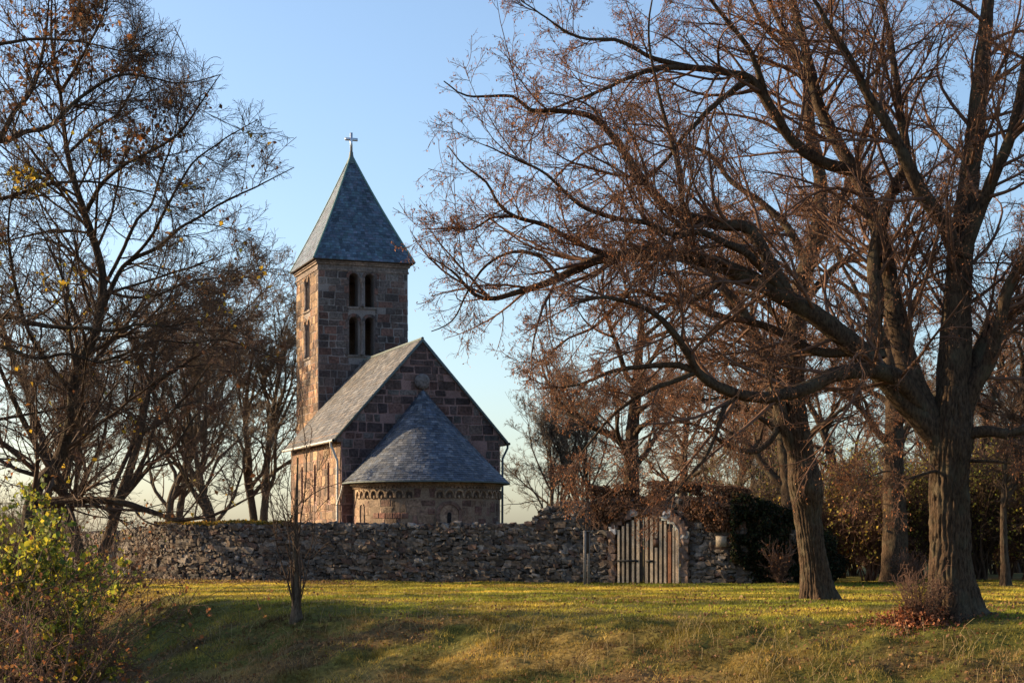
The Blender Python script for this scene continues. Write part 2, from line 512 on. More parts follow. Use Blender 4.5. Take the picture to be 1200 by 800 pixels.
def dress(limbs, rng, n1=9, n2=8, n3=6, n4=3, l1=(0.3, 0.5), droop=0.0, r3=0.0056, r4=0.0036, l1max=3.8, lmin1=1.0, t1=(0.12, 1.0), up=0.06, ang=(30, 70), k1=9, per_m=None, keep=None):
    flt = (lambda B: B) if keep is None else (lambda B: (B[0][keep(B[0])], B[1][keep(B[0])]))
    """three to four orders of branches on the given limbs (rows x,y,z,r); returns the point sets"""
    P = np.stack([to_k(o, 24) for o in limbs]); R = P[..., 3]; P = P[..., :3]
    if per_m is not None:
        ln = np.linalg.norm(np.diff(P, axis=1), axis=2).sum(1)
        n1 = np.maximum(3, (ln * per_m).astype(int))
    B1 = spawn(P, R, n1, rng, tr=t1, lf=l1, ang=ang, K=k1, wig=0.07, trop=up, ratio=0.45, rmax=0.045, rend=0.2, lmin=lmin1, lmax=l1max, taper=0.35, curl=0.13)
    ends = spawn(P, R, 3, rng, tr=(0.80, 1.0), lf=(0.14, 0.32), ang=(5, 34), K=k1, wig=0.07, trop=up, ratio=0.8, rmax=0.03, rend=0.2, lmin=0.7, lmax=2.0, taper=0.0, curl=0.10)
    B1 = flt((np.concatenate([B1[0], ends[0]]), np.concatenate([B1[1], ends[1]])))
    B2 = spawn(*B1, n2, rng, tr=(0.10, 1.0), lf=(0.25, 0.60), ang=(22, 52), K=7, wig=0.07, trop=up * 0.6 - droop, ratio=0.6, rmax=0.016, rend=0.35, lmin=0.35, lmax=l1max * 0.6, taper=0.5, curl=0.12)
    B2 = flt(B2)
    B3 = spawn(*B2, n3, rng, tr=(0.12, 1.0), lf=(0.28, 0.60), ang=(25, 52), K=5, wig=0.08, trop=up * 0.3 - droop, ratio=0.7, rmax=r3, rend=0.5, lmin=0.18, lmax=l1max * 0.27, taper=0.4, curl=0.10)
    B3 = flt(B3)
    B4 = spawn(*B3, n4, rng, tr=(0.2, 1.0), lf=(0.30, 0.65), ang=(25, 55), K=3, wig=0.08, trop=-droop, ratio=0.8, rmax=r4, rend=0.6, lmin=0.08, lmax=0.35, taper=0.3) if n4 else (np.zeros((0, 3, 3)), np.zeros((0, 3)))
    B1[1][:] = np.maximum(B1[1], r3); B2[1][:] = np.maximum(B2[1], r3 * 0.9); B3[1][:] = np.maximum(B3[1], r4 * 0.9); B4[1][:] = np.maximum(B4[1], r4 * 0.62)
    return B1, B2, B3, B4

def outline(rel, ys, xs, side):
    """keeps branches on the crown's own side of its outline (picture rows ys, columns xs)"""
    rel = np.asarray(rel)
    def keep(P):
        W = P + rel
        qx = 600 + 2000 * W[..., 0] / W[..., 1]; qy = HORIZON - 2000 * (W[..., 2] - EYE) / W[..., 1]
        j = len(P) if side < 0 else len(P) + 1
        rg = np.random.default_rng(j)
        lim = np.interp(qy, ys, xs) + side * (rg.random((len(P), 1)) ** 2.0 * 55 - 10)
        return ((qx > lim) if side > 0 else (qx < lim)).all(1)
    return keep

def crown_mesh(name, Bs, mat, parent):
    mb = MB()
    for (P, R), S in zip(Bs, (6, 4, 3, 3)):
        add_tubes(mb, P, R, S)
    return mb.build(name, mat, parent)

def twig_points(B, frac, rng):
    P = B[0]
    if len(P) == 0: return np.zeros((0, 3))
    k = rng.random(len(P)) < frac
    Q = P[k]
    return Q[np.arange(len(Q)), rng.integers(1, Q.shape[1], len(Q))]

def limb(pix, rng, Y0, dY, r0, r1, rel=None, step=0.14, wob=0.010, rp=1.0):
    """a limb read off the photograph: pixel positions, with its own depth run from Y0 to Y0+dY and radii"""
    n = len(pix)
    pts = []
    s = np.concatenate([[0], np.cumsum([math.hypot(pix[i + 1][0] - pix[i][0], pix[i + 1][1] - pix[i][1]) for i in range(n - 1)])])
    s = s / s[-1]
    for i, (x, y) in enumerate(pix):
        Y = Y0 + dY * s[i]
        p = at(x, y, Y)
        pts.append([*p, r0 + (r1 - r0) * s[i] ** rp])
    o = resample(pts, step, wob, rng)
    if rel is not None:
        o[:, :3] -= rel
    return o

# ------------------------------------------------------------------ masonry helpers
def clip_poly(poly, a, b, c):
    """keep the side a*x + b*y <= c"""
    out = []
    for i in range(len(poly)):
        p, q = poly[i], poly[(i + 1) % len(poly)]
        fp, fq = a * p[0] + b * p[1] - c, a * q[0] + b * q[1] - c
        if fp <= 0: out.append(p)
        if fp * fq < 0:
            t = fp / (fp - fq)
            out.append((p[0] + (q[0] - p[0]) * t, p[1] + (q[1] - p[1]) * t))
    return out

def stone_prism(mb, poly, f, d0, d1, col, bev=0.02, mat=0, rng=None):
    n = len(poly)
    if n < 3: return
    cx = sum(p[0] for p in poly) / n; cz = sum(p[1] for p in poly) / n
    def ins(p, k):
        dx, dz = p[0] - cx, p[1] - cz
        r = math.hypot(dx, dz) + 1e-6
        m = max(0, 1 - k * 1.4 / r)
        return (cx + dx * m, cz + dz * m)
    j = (lambda: 0) if rng is None else (lambda: rng.uniform(-0.006, 0.006))
    A = [f(p[0], p[1], d0) for p in poly]
    Bm = [f(p[0], p[1], d1 - bev * 0.7) for p in poly]
    C = [f(*ins(p, bev), d1 + j()) for p in poly]
    v = A + Bm + C
    faces = []
    for i in range(n):
        k = (i + 1) % n
        faces.append([i, k, n + k, n + i]); faces.append([n + i, n + k, 2 * n + k, 2 * n + i])
    faces.append([2 * n + i for i in range(n)])
    mb.addpoly(v, faces, col=col, mat=mat)

def ashlar(mb, s0, s1, z0, z1, f, rng, cols, ch=(0.26, 0.44), sw=(0.30, 0.75), joint=0.03, proud=(0.012, 0.03), holes=(), clips=(), skip=0.0, mat=0, wts=None):
    """random coursed ashlar laid on the surface f(s, z, d)"""
    z = z0
    while z < z1 - 0.05:
        h = min(rng.uniform(*ch), z1 - z)
        if z1 - z - h < 0.15: h = z1 - z
        s = s0 - rng.uniform(0, 0.25)
        while s < s1:
            w = rng.uniform(*sw)
            a, b_ = max(s, s0), min(s + w, s1)
            s += w
            if b_ - a < 0.09: continue
            jt = joint * rng.uniform(0.6, 1.4) / 2
            rects = [(a + jt, b_ - jt)]
            for (h0, h1, hz0, hz1) in holes:
                if z + h - jt > hz0 and z + jt < hz1:
                    nr = []
                    for (p, q) in rects:
                        if q <= h0 or p >= h1: nr.append((p, q)); continue
                        if p < h0: nr.append((p, h0))
                        if q > h1: nr.append((h1, q))
                    rects = nr
            for (p, q) in rects:
                if q - p < 0.07 or rng.random() < skip: continue
                jj = lambda: rng.uniform(-0.024, 0.024)
                poly = [(p + jj(), z + jt + jj()), (q + jj(), z + jt + jj()), (q + jj(), z + h - jt + jj()), (p + jj(), z + h - jt + jj())]
                k = min(0.05, (q - p) * 0.2)
                if rng.random() < 0.6:      # knocked-off corners
                    poly = [(poly[0][0] + k * rng.random(), poly[0][1]), (poly[1][0] - k * rng.random(), poly[1][1]), (poly[1][0], poly[1][1] + k * rng.random()),
                            (poly[2][0], poly[2][1] - k * rng.random()), (poly[2][0] - k * rng.random(), poly[2][1]), (poly[3][0] + k * rng.random(), poly[3][1]), (poly[3][0], poly[3][1] - k)]
                for c in clips:
                    poly = clip_poly(poly, *c)
                    if len(poly) < 3: break
                if len(poly) < 3: continue
                c = np.array(rng.choices(cols, wts)[0]) * rng.uniform(0.72, 1.28)
                stone_prism(mb, poly, f, -0.01, rng.uniform(*proud), c, rng=rng, mat=mat)
        z += h

def arch_poly(cx, w, z0, zs, n=10):
    """outline of a round-arched opening: half width w, foot z0, springing zs"""
    p = [(cx - w, z0), (cx + w, z0)]
    for i in range(n + 1):
        a = math.pi * i / n
        p.append((cx + w * math.cos(a), zs + w * math.sin(a)))
    return p

def ring_polys(cx, zs, r0, r1, n, a0=0.0, a1=math.pi):
    out = []
    for i in range(n):
        b0 = a0 + (a1 - a0) * i / n; b1 = a0 + (a1 - a0) * (i + 1) / n
        bm = (b0 + b1) / 2
        P = lambda r, b: (cx + r * math.cos(b), zs + r * math.sin(b))
        out.append([P(r0, b0), P(r1, b0), P(r1, bm), P(r1, b1), P(r0, b1), P(r0, bm)])
    return out

def prism_obj(poly, f, d0, d1):
    bm = bmesh.new()
    A = [bm.verts.new(f(p[0], p[1], d0)) for p in poly]; B = [bm.verts.new(f(p[0], p[1], d1)) for p in poly]
    n = len(poly)
    bm.faces.new(A[::-1]); bm.faces.new(B)
    for i in range(n):
        bm.faces.new([A[i], A[(i + 1) % n], B[(i + 1) % n], B[i]])
    bmesh.ops.recalc_face_normals(bm, faces=bm.faces)
    me = bpy.data.meshes.new('cutter'); bm.to_mesh(me); bm.free()
    o = bpy.data.objects.new('cutter', me); COL.objects.link(o)
    return o

def cut(target, cutters):
    """boolean difference without operators; returns the evaluated mesh as (verts, faces)"""
    for c in cutters:
        m = target.modifiers.new('cut', 'BOOLEAN'); m.operation = 'DIFFERENCE'; m.object = c; m.solver = 'EXACT'
    dg = bpy.context.evaluated_depsgraph_get(); dg.update()
    ev = target.evaluated_get(dg); me = ev.to_mesh()
    v = [tuple(x.co) for x in me.vertices]; fc = [list(p.vertices) for p in me.polygons]
    ev.to_mesh_clear()
    for c in cutters:
        m = c.data; bpy.data.objects.remove(c); bpy.data.meshes.remove(m)
    m = target.data; bpy.data.objects.remove(target); bpy.data.meshes.remove(m)
    return v, fc

def tiles(mb, fn, rows, width, length, rng, cols, lift=0.02):
    """slates laid on fn(t, v) (t across 0..1, v up 0..1), each a little tilted"""
    for r in range(rows):
        v0, v1 = r / rows, min(1.0, (r + 1.25) / rows)
        a = np.array(fn(0.0, v0)); 
        ln = sum(np.linalg.norm(np.array(fn((i + 1) / 24, v0)) - np.array(fn(i / 24, v0))) for i in range(24))
        n = max(1, int(ln / width))
        off = (r % 2) * 0.5 + rng.uniform(-0.15, 0.15)
        ed = [max(0.0, min(1.0, (k + off + rng.uniform(-0.12, 0.12)) / n)) for k in range(-1, n + 2)]
        for k in range(len(ed) - 1):
            t0, t1 = ed[k], ed[k + 1]
            if t1 - t0 < 0.15 / n: continue
            p00, p10 = np.array(fn(t0, v0)), np.array(fn(t1, v0))
            p01, p11 = np.array(fn(t0, v1)), np.array(fn(t1, v1))
            nn = np.cross(p10 - p00, (p01 + p11) / 2 - p00)
            l = np.linalg.norm(nn)
            if l < 1e-9: continue
            nn = nn / l
            ra, rb = lift * rng.uniform(0.7, 1.5), lift * rng.uniform(0.7, 1.5)
            g = (p10 - p00) * 0.012
            top = 0.004
            dz = (p00 - p01) * rng.uniform(-0.03, 0.06)
            v = [p00 + g + nn * ra + dz, p10 - g + nn * rb + dz, p11 - g + nn * top, p01 + g + nn * top, p00 + g + dz - nn * 0.01, p10 - g + dz - nn * 0.01]
            c = np.array(rng.choice(cols)) * rng.uniform(0.6, 1.4)
            mb.add(v, quads=[[0, 1, 2, 3], [4, 5, 1, 0]], col=c)

def pipe(mb, pts, r, S=8):
    o = np.array(pts, float)
    add_tubes(mb, o[None], np.full((1, len(o)), r), S)

# ------------------------------------------------------------------ the church
A20 = math.radians(20)
P0 = (-7.7, 77.0, 0.0)
church = tag(empty('church', P0, A20), 'stone church with square tower and round apse behind the rubble wall', 'church')
R_ = random.Random(5)
GW, GE, GA, NL = 7.6, 6.35, 10.62, 10.3          # gable width, eaves, apex, nave length
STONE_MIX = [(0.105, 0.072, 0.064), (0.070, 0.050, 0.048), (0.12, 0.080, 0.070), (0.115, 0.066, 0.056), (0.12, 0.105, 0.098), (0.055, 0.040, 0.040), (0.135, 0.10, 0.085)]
SUNLIT_MIX = [(0.215, 0.138, 0.084), (0.18, 0.112, 0.070), (0.235, 0.16, 0.102), (0.125, 0.080, 0.057), (0.195, 0.108, 0.070), (0.105, 0.076, 0.060)]  # sun-facing faces: sunlight put into the stone colour, lighter and warmer
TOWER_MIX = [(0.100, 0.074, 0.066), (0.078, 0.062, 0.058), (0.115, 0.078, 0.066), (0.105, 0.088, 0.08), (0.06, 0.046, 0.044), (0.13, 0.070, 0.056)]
MORT_G, MORT_T, MORT_W = (0.24, 0.155, 0.14), (0.19, 0.165, 0.155), (0.30, 0.21, 0.14)

fF = lambda s, z, d: (s, -d, z)                    # gable face, looking out along -y
fL = lambda s, z, d: (-d, s, z)                    # left (sunny) wall
fR = lambda s, z, d: (GW + d, s, z)

# nave core
core = prism_obj([(0, -0.3), (GW, -0.3), (GW, GE), (GW / 2, GA), (0, GE)], fF, 0, -NL)
lw = [(2.3, 0.20), (5.0, 0.20), (7.7, 0.20)]
cuts = [prism_obj(arch_poly(s, w, 3.35, 4.9), fL, 0.2, -0.45) for s, w in lw]
v, fc = cut(core, cuts)
mb = MB(); mb.addpoly(v, fc, col=MORT_G, mat=1)
# left wall stones are coloured lighter and warmer, as sunlit
holesL = [(s - w - 0.03, s + w + 0.03, 3.3, 5.15) for s, w in lw]
sl = (GA - GE) / (GW / 2)
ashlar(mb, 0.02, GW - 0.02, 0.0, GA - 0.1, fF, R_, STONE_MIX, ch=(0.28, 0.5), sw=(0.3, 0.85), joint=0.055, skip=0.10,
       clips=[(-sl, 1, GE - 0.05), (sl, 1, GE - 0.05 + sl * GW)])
ashlar(mb, 0.02, NL - 0.02, 0.0, GE - 0.05, fL, R_, SUNLIT_MIX, ch=(0.26, 0.5), sw=(0.3, 0.9), joint=0.02, holes=holesL)
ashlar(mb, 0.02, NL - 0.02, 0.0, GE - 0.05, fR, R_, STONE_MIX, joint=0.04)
nave = mb.build('nave_wall', [M['stone'], M['mortar']], church, flat=True)
for s, w in lw:
    m = MB()
    for pl in ring_polys(s, 4.9, w + 0.02, w + 0.17, 5):
        stone_prism(m, pl, fL, -0.01, 0.035, (0.24, 0.155, 0.11))
    for sg in (-1, 1):
        for k in range(4):
            a, b_ = sorted((s + sg * (w + 0.01), s + sg * (w + 0.02 + R_.uniform(0.12, 0.22))))
            stone_prism(m, [(a, 3.35 + k * 0.385), (b_, 3.35 + k * 0.385), (b_, 3.72 + k * 0.385), (a, 3.72 + k * 0.385)], fL, -0.01, 0.03, (0.22, 0.15, 0.11))
    stone_prism(m, [(s - w, 3.36), (s + w, 3.36), (s + w, 4.95), (s - w, 4.95)], fL, -0.44, -0.40, (0.02, 0.02, 0.022))
    m.build('nave_window', [M['stone']], church, flat=True)

# eaves course under the nave roof
m = MB(); m.box((-0.06, NL / 2, GE - 0.12), (0.16, NL - 0.02, 0.22), col=(0.22, 0.15, 0.11)); m.box((GW + 0.06, NL / 2, GE - 0.12), (0.16, NL - 0.02, 0.22), col=(0.14, 0.11, 0.10))  # sunny side coloured lighter, shaded side darker
for xx in (-0.06, GW + 0.06):
    m.box((xx, 0.16, GE - 0.32), (0.30, 0.36, 0.2), col=(0.16, 0.12, 0.10))
m.build('eaves_course', [M['stone']], church, flat=True)

# nave roof: boarding, slates, verge
ov = 0.36
eL = (-ov, GE - sl * ov + 0.10); rg = (GW / 2, GA + 0.10)
m = MB()
yF, yB = -0.09, NL + 0.02
for sx in (0, 1):
    X = (lambda x: x) if sx == 0 else (lambda x: GW - x)
    v = [(X(eL[0]), yF, eL[1]), (X(eL[0]), yB, eL[1]), (X(rg[0]), yB, rg[1]), (X(rg[0]), yF, rg[1]),
         (X(eL[0]), yF, eL[1] - 0.10), (X(eL[0]), yB, eL[1] - 0.10), (X(rg[0]), yB, rg[1] - 0.12), (X(rg[0]), yF, rg[1] - 0.12)]
    m.add(v, quads=[[0, 1, 2, 3], [4, 7, 6, 5], [0, 3, 7, 4], [1, 5, 6, 2], [0, 4, 5, 1]], col=(0.05, 0.04, 0.035), mat=1)
NAVE_SLATE = [(0.105, 0.105, 0.108), (0.082, 0.085, 0.092), (0.13, 0.126, 0.122), (0.068, 0.072, 0.08), (0.115, 0.102, 0.092)]
def slopeL(t, v):
    return (eL[0] - 0.03 + (rg[0] - eL[0] + 0.03) * v, yB - (yB - yF) * t, eL[1] - 0.034 + (rg[1] - eL[1] + 0.034) * v + 0.012)
def slopeR(t, v):
    return (GW - (eL[0] + (rg[0] - eL[0]) * v), yF + (yB - yF) * t, eL[1] + (rg[1] - eL[1]) * v + 0.012)
tiles(m, slopeL, 30, 0.26, 0.2, R_, NAVE_SLATE, 0.022)
tiles(m, slopeR, 30, 0.26, 0.2, R_, NAVE_SLATE, 0.022)
roof = m.build('nave_roof', [M['slate'], M['darkwood']], church, flat=True)
m = MB()
pipe(m, [(GW / 2, yF - 0.01, rg[1] + 0.02), (GW / 2, yB - 0.1, rg[1] + 0.02)], 0.07, 8)
m.build('ridge_capping', M['lead'], roof)
m = MB()
for sx in (0, 1):
    X = (lambda x: x) if sx == 0 else (lambda x: GW - x)
    a, b_ = np.array((X(eL[0]), yF - 0.02, eL[1] + 0.0)), np.array((X(rg[0]), yF - 0.02, rg[1] + 0.0))
    v = []
    for p in (a, b_):
        for dy in (-0.02, 0.02):
            v += [p + (0, dy, 0.04), p + (0, dy, -0.14)]
    m.add(v, quads=[[0, 1, 5, 4], [2, 6, 7, 3], [0, 4, 6, 2], [1, 3, 7, 5], [0, 2, 3, 1], [4, 5, 7, 6]])
m.build('verge_board', M['lead'], roof)
for sx in (0, 1):
    m = MB()
    x = eL[0] - 0.05 if sx == 0 else GW - eL[0] + 0.05
    pipe(m, [(x, -0.12, eL[1] - 0.06), (x, NL, eL[1] - 0.06)], 0.07, 8)
    for k in range(11):
        m.box((x + (0.09 if sx == 0 else -0.09), 0.2 + k, eL[1] - 0.05), (0.16, 0.03, 0.03))
    m.build('gutter', M['zinc'], church)
m = MB()
xg = eL[0] - 0.05
pts = [(xg, 0.32, eL[1] - 0.1), (xg, 0.32, eL[1] - 0.3), (xg + 0.08, 0.3, eL[1] - 0.42), (-0.20, 0.24, 5.25), (-0.13, 0.22, 5.1), (-0.13, 0.22, 4.9)]
pipe(m, pts, 0.062, 10); pipe(m, [(-0.13, 0.22, 4.95), (-0.13, 0.22, 0.05)], 0.062, 10)
for z in (4.7, 3.4, 2.1, 0.9):
    m.box((-0.09, 0.22, z), (0.2, 0.17, 0.035))
pipe(m, [(-0.02, -0.32, 3.95), (-0.06, -0.2, 3.6), (-0.12, 0.1, 3.25), (-0.13, 0.2, 3.1)], 0.05, 8)
m.build('downpipe', M['zinc'], church)
m = MB()
xr = GW - eL[0] + 0.05
pipe(m, [(xr, 0.1, eL[1] - 0.1), (xr, 0.1, eL[1] - 0.25), (GW + 0.16, 0.1, eL[1] - 0.75), (GW + 0.14, 0.1, 0.1)], 0.055, 8)
m.build('downpipe', M['lead'], church)

# apse
AC, AR, ADZ = (GW / 2, -0.8), 3.27, 0.8
AS = AR * math.pi / 2
def fA(s, z, d):
    r = AR + d
    if abs(s) <= AS:
        p = s / AR
        return (AC[0] + r * math.sin(p), AC[1] - r * math.cos(p), z)
    return (AC[0] + math.copysign(r, s), AC[1] + (abs(s) - AS), z)
SMAX = AS + ADZ - 0.02
mb = MB()
ss = np.linspace(-SMAX, SMAX, 81)
for (z0, z1) in ((-0.2, 4.05),):
    v = [fA(s, z0, 0) for s in ss] + [fA(s, z1, 0) for s in ss]
    n = len(ss)
    mb.add(v, quads=[[i, i + 1, n + i + 1, n + i] for i in range(n - 1)], col=(0.22, 0.165, 0.12), mat=1)
APSE_MIX = [(0.215, 0.148, 0.105), (0.24, 0.172, 0.125), (0.185, 0.125, 0.094), (0.20, 0.15, 0.112), (0.165, 0.102, 0.082)]
wn_s = 0.0
nich = -math.radians(79) * AR
holes = [(wn_s - 0.62, wn_s + 0.62, 1.35, 3.1), (nich - 0.2, nich + 0.2, 1.4, 3.0)]
ashlar(mb, -SMAX, SMAX, 0.0, 3.27, fA, R_, APSE_MIX, ch=(0.34, 0.52), sw=(0.4, 0.95), joint=0.014, proud=(0.008, 0.018), holes=holes)
# reddish replacement blocks
for k in range(5):
    s = -3.62 + k * 0.37
    stone_prism(mb, [(s, 2.46), (s + 0.34, 2.46), (s + 0.34, 2.70), (s, 2.70)], fA, -0.01, 0.03, (0.17 + 0.02 * (k % 2), 0.095, 0.075), rng=R_)
for (s, z, w, h) in ((-1.55, 3.36, 0.95, 0.4), (-0.95, 2.62, 0.3, 0.25), (1.3, 2.7, 0.4, 0.3), (2.4, 2.75, 0.45, 0.4), (3.1, 2.8, 0.3, 0.35), (2.7, 2.2, 0.5, 0.3), (-1.7, 1.95, 0.6, 0.32), (1.5, 2.15, 0.5, 0.3)):
    stone_prism(mb, [(s, z), (s + w, z), (s + w, z + h), (s, z + h)], fA, -0.01, 0.028, (0.145, 0.085, 0.07), rng=R_)
apse = mb.build('apse_wall', [M['stone'], M['mortar']], church, flat=True)

def sweep_band(m, z0, z1, d, col, n=80, smax=SMAX):
    ss = np.linspace(-smax, smax, n + 1)
    v = []
    for s in ss:
        v += [fA(s, z0, 0.0), fA(s, z0, d), fA(s, z1, d), fA(s, z1, 0.0)]
    q = []
    for i in range(n):
        for k in range(3):
            q.append([i * 4 + k, (i + 1) * 4 + k, (i + 1) * 4 + k + 1, i * 4 + k + 1])
    m.add(v, quads=q, col=col)
m = MB()
sweep_band(m, 3.93, 4.06, 0.17, (0.26, 0.185, 0.12)); sweep_band(m, 3.86, 3.93, 0.09, (0.22, 0.15, 0.10))
for k in range(62):
    s = -SMAX + 0.1 + k * (2 * SMAX - 0.2) / 61
    stone_prism(m, [(s - 0.05, 3.795), (s + 0.05, 3.795), (s + 0.05, 3.86), (s - 0.05, 3.86)], fA, -0.01, 0.085, (0.23, 0.16, 0.11), bev=0.008)
m.build('cornice', [M['stone']], apse, flat=True)
# blind arcade under the cornice, a small carved head in every arch, broken by a plain repair
m = MB()
NA = 23
split_done = False
pw = 2 * AS * 0.985 / NA
for k in range(NA):
    s = -AS * 0.985 + pw * (k + 0.5)
    if -1.6 < s < -0.6: continue
    if s > -0.6 and not split_done:
        m.build('arcade_frieze', [M['stone']], apse, flat=True); m = MB(); split_done = True
    col = np.array((0.27, 0.20, 0.14)) * R_.uniform(0.85, 1.1)
    # spandrel field with an arched opening: two legs, the ring, the fill above
    for pl in ring_polys(s, 3.52, pw * 0.33, pw * 0.5, 6):
        stone_prism(m, pl, fA, -0.01, 0.10, col, bev=0.006)
    for sg in (-1, 1):
        a, b_ = sorted((s + sg * pw * 0.36, s + sg * pw * 0.5))
        stone_prism(m, [(a, 3.36), (b_, 3.36), (b_, 3.52), (a, 3.52)], fA, -0.01, 0.10, col, bev=0.01)
    hc = [(s + 0.055 * math.cos(t), 3.40 + 0.075 * math.sin(t)) for t in np.linspace(0, 2 * math.pi, 9)[:-1]]
    stone_prism(m, hc, fA, -0.01, 0.07, col * 0.95, bev=0.02)
    stone_prism(m, [(s - pw * 0.30, 3.34), (s + pw * 0.30, 3.34), (s + pw * 0.30, 3.60), (s - pw * 0.30, 3.60)], fA, -0.012, 0.006, (0.10, 0.072, 0.055), bev=0.003)
m.build('arcade_frieze', [M['stone']], apse, flat=True)
# middle window: stepped round-arched frame and a dark slit
m = MB()
for pl in ring_polys(wn_s, 2.62, 0.44, 0.60, 9): stone_prism(m, pl, fA, -0.01, 0.06, (0.155, 0.10, 0.08), bev=0.012, rng=R_)
for pl in ring_polys(wn_s, 2.62, 0.22, 0.43, 7): stone_prism(m, pl, fA, -0.01, 0.02, (0.23, 0.165, 0.12), bev=0.012)
for sg in (-1, 1):
    for (r0, r1, d, c) in ((0.44, 0.60, 0.055, (0.17, 0.115, 0.09)), (0.11, 0.43, 0.015, (0.25, 0.185, 0.135))):
        a, b_ = sorted((wn_s + sg * r0, wn_s + sg * r1))
        stone_prism(m, [(a, 1.4), (b_, 1.4), (b_, 2.61), (a, 2.61)], fA, -0.01, d, c, bev=0.012)
stone_prism(m, arch_poly(wn_s, 0.22, 2.3, 2.66, 8), fA, -0.01, 0.004, (0.16, 0.11, 0.085), bev=0.003)
win = m.build('apse_window', [M['stone']], apse, flat=True)
m = MB(); stone_prism(m, arch_poly(wn_s, 0.09, 1.5, 2.64, 8), fA, -0.01, 0.012, (0.012, 0.012, 0.014), bev=0.003)
m.build('window_slit', [M['stone']], win, flat=True)
m = MB()
stone_prism(m, arch_poly(nich, 0.15, 1.4, 2.92, 8), fA, -0.01, 0.004, (0.14, 0.095, 0.07), bev=0.003)
for pl in ring_polys(nich, 2.92, 0.16, 0.22, 5): stone_prism(m, pl, fA, -0.01, 0.05, (0.27, 0.195, 0.14), bev=0.008)
for sg in (-1, 1):
    a, b_ = sorted((nich + sg * 0.16, nich + sg * 0.22))
    stone_prism(m, [(a, 1.4), (b_, 1.4), (b_, 2.91), (a, 2.91)], fA, -0.01, 0.05, (0.27, 0.195, 0.14), bev=0.008)
m.build('blind_niche', [M['stone']], apse, flat=True)

# apse roof: half cone running up to the gable
apex = np.array((GW / 2 + 0.02, -0.06, 8.42))
EO = 0.47
SR = AS + ADZ - 0.03
def eave(t):
    s = -SR + 2 * SR * t
    x, y, z = fA(s, 4.09, EO)
    return np.array((x, y, z))
def cone(t, v):
    e = eave(t)
    p = e * (1 - v) + apex * v
    p[2] -= 0.55 * v * (1 - v)
    return p
m = MB()
tt = np.linspace(0, 1, 61); vv = np.linspace(0, 1, 9)
gv = [cone(t, v) - np.array((0, 0, 0.012)) for v in vv for t in tt]
m.add(gv, quads=[[r * 61 + i, r * 61 + i + 1, (r + 1) * 61 + i + 1, (r + 1) * 61 + i] for r in range(8) for i in range(60)], col=(0.05, 0.05, 0.055))
sv = [eave(t) - np.array((0, 0, 0.012)) for t in tt] + [np.array(fA(-SR + 2 * SR * t, 4.05, 0.0)) for t in tt]
m.add(sv, quads=[[i, 61 + i, 61 + i + 1, i + 1] for i in range(60)], col=(0.06, 0.04, 0.03), mat=1)
APSE_SLATE = [(0.085, 0.10, 0.125), (0.07, 0.085, 0.112), (0.11, 0.12, 0.135), (0.055, 0.07, 0.095)]
tiles(m, cone, 40, 0.20, 0.16, R_, APSE_SLATE, 0.018)
ar = m.build('apse_roof', [M['slate'], M['darkwood']], church, flat=True)
m = MB()
pipe(m, [eave(t) + np.array((0, 0, -0.035)) for t in np.linspace(0, 1, 60)], 0.04, 8)
m.build('eaves_trim', M['lead'], ar)
# carved round stone above the roof's point
m = MB()
def fH(s, z, d): return (GW / 2 - 0.02 + s, -0.02 - d, 8.78 + z)
for k in range(6):
    r0 = [0.33, 0.34, 0.33, 0.28, 0.18, 0.06][k]; d0 = [0.0, 0.08, 0.15, 0.20, 0.23, 0.24][k]
    if k == 0: V = []
    V += [fH(r0 * math.cos(t) * 1.05, r0 * math.sin(t) * (1.0 if math.sin(t) > 0 else 1.15), d0) for t in np.linspace(0, 2 * math.pi, 21)[:-1]]
m.add(V, quads=[[k * 20 + i, k * 20 + (i + 1) % 20, (k + 1) * 20 + (i + 1) % 20, (k + 1) * 20 + i] for k in range(5) for i in range(20)], col=(0.17, 0.15, 0.14))
m.addpoly(V[-20:], [list(range(20))], col=(0.17, 0.15, 0.14))
m.build('carved_stone', [M['stone']], church)

# tower
TW, TD, TZ = 4.77, 4.9, 15.75
TX0, TY0 = (GW - TW) / 2, NL + 0.05
tf = lambda s, z, d: (TX0 + s, TY0 - d, z)
tl = lambda s, z, d: (TX0 - d, TY0 + s, z)
tr_ = lambda s, z, d: (TX0 + TW + d, TY0 + s, z)
tb = lambda s, z, d: (TX0 + s, TY0 + TD + d, z)
core = prism_obj([(0, -0.3), (TW, -0.3), (TW, TZ), (0, TZ)], tf, 0, -TD)
cuts = [prism_obj([(0.75, z0), (TW - 0.75, z0), (TW - 0.75, z1), (0.75, z1)], tf, -0.75, -TD + 0.75) for z0, z1 in ((10.6, 13.15), (13.32, TZ - 0.4))]
WIN = []
for (zf, zs) in ((13.50, 14.98), (11.02, 12.74)):
    WIN.append((zf, zs))
cF = 2.30                                   # middle of the twin openings on the front
cL = TD / 2 - 0.05
hw, gap = 0.245, 0.42
for (zf, zs) in WIN:
    for c0, f_ in ((cF, tf), (cL, tl)):
        for sg in (-1, 1):
            cuts.append(prism_obj(arch_poly(c0 + sg * gap, hw, zf, zs, 10), f_, 0.3, -1.0))
v, fc = cut(core, cuts)
mb = MB(); mb.addpoly(v, fc, col=MORT_T, mat=1)
def tholes(c0):
    return [(c0 - gap - hw - 0.05, c0 + gap + hw + 0.05, zf - 0.12, zs + hw + 0.14) for zf, zs in WIN]
ashlar(mb, 0.01, TW - 0.01, 0, TZ - 0.45, tf, R_, TOWER_MIX, ch=(0.30, 0.46), sw=(0.3, 0.8), joint=0.035, holes=tholes(cF), skip=0.03)
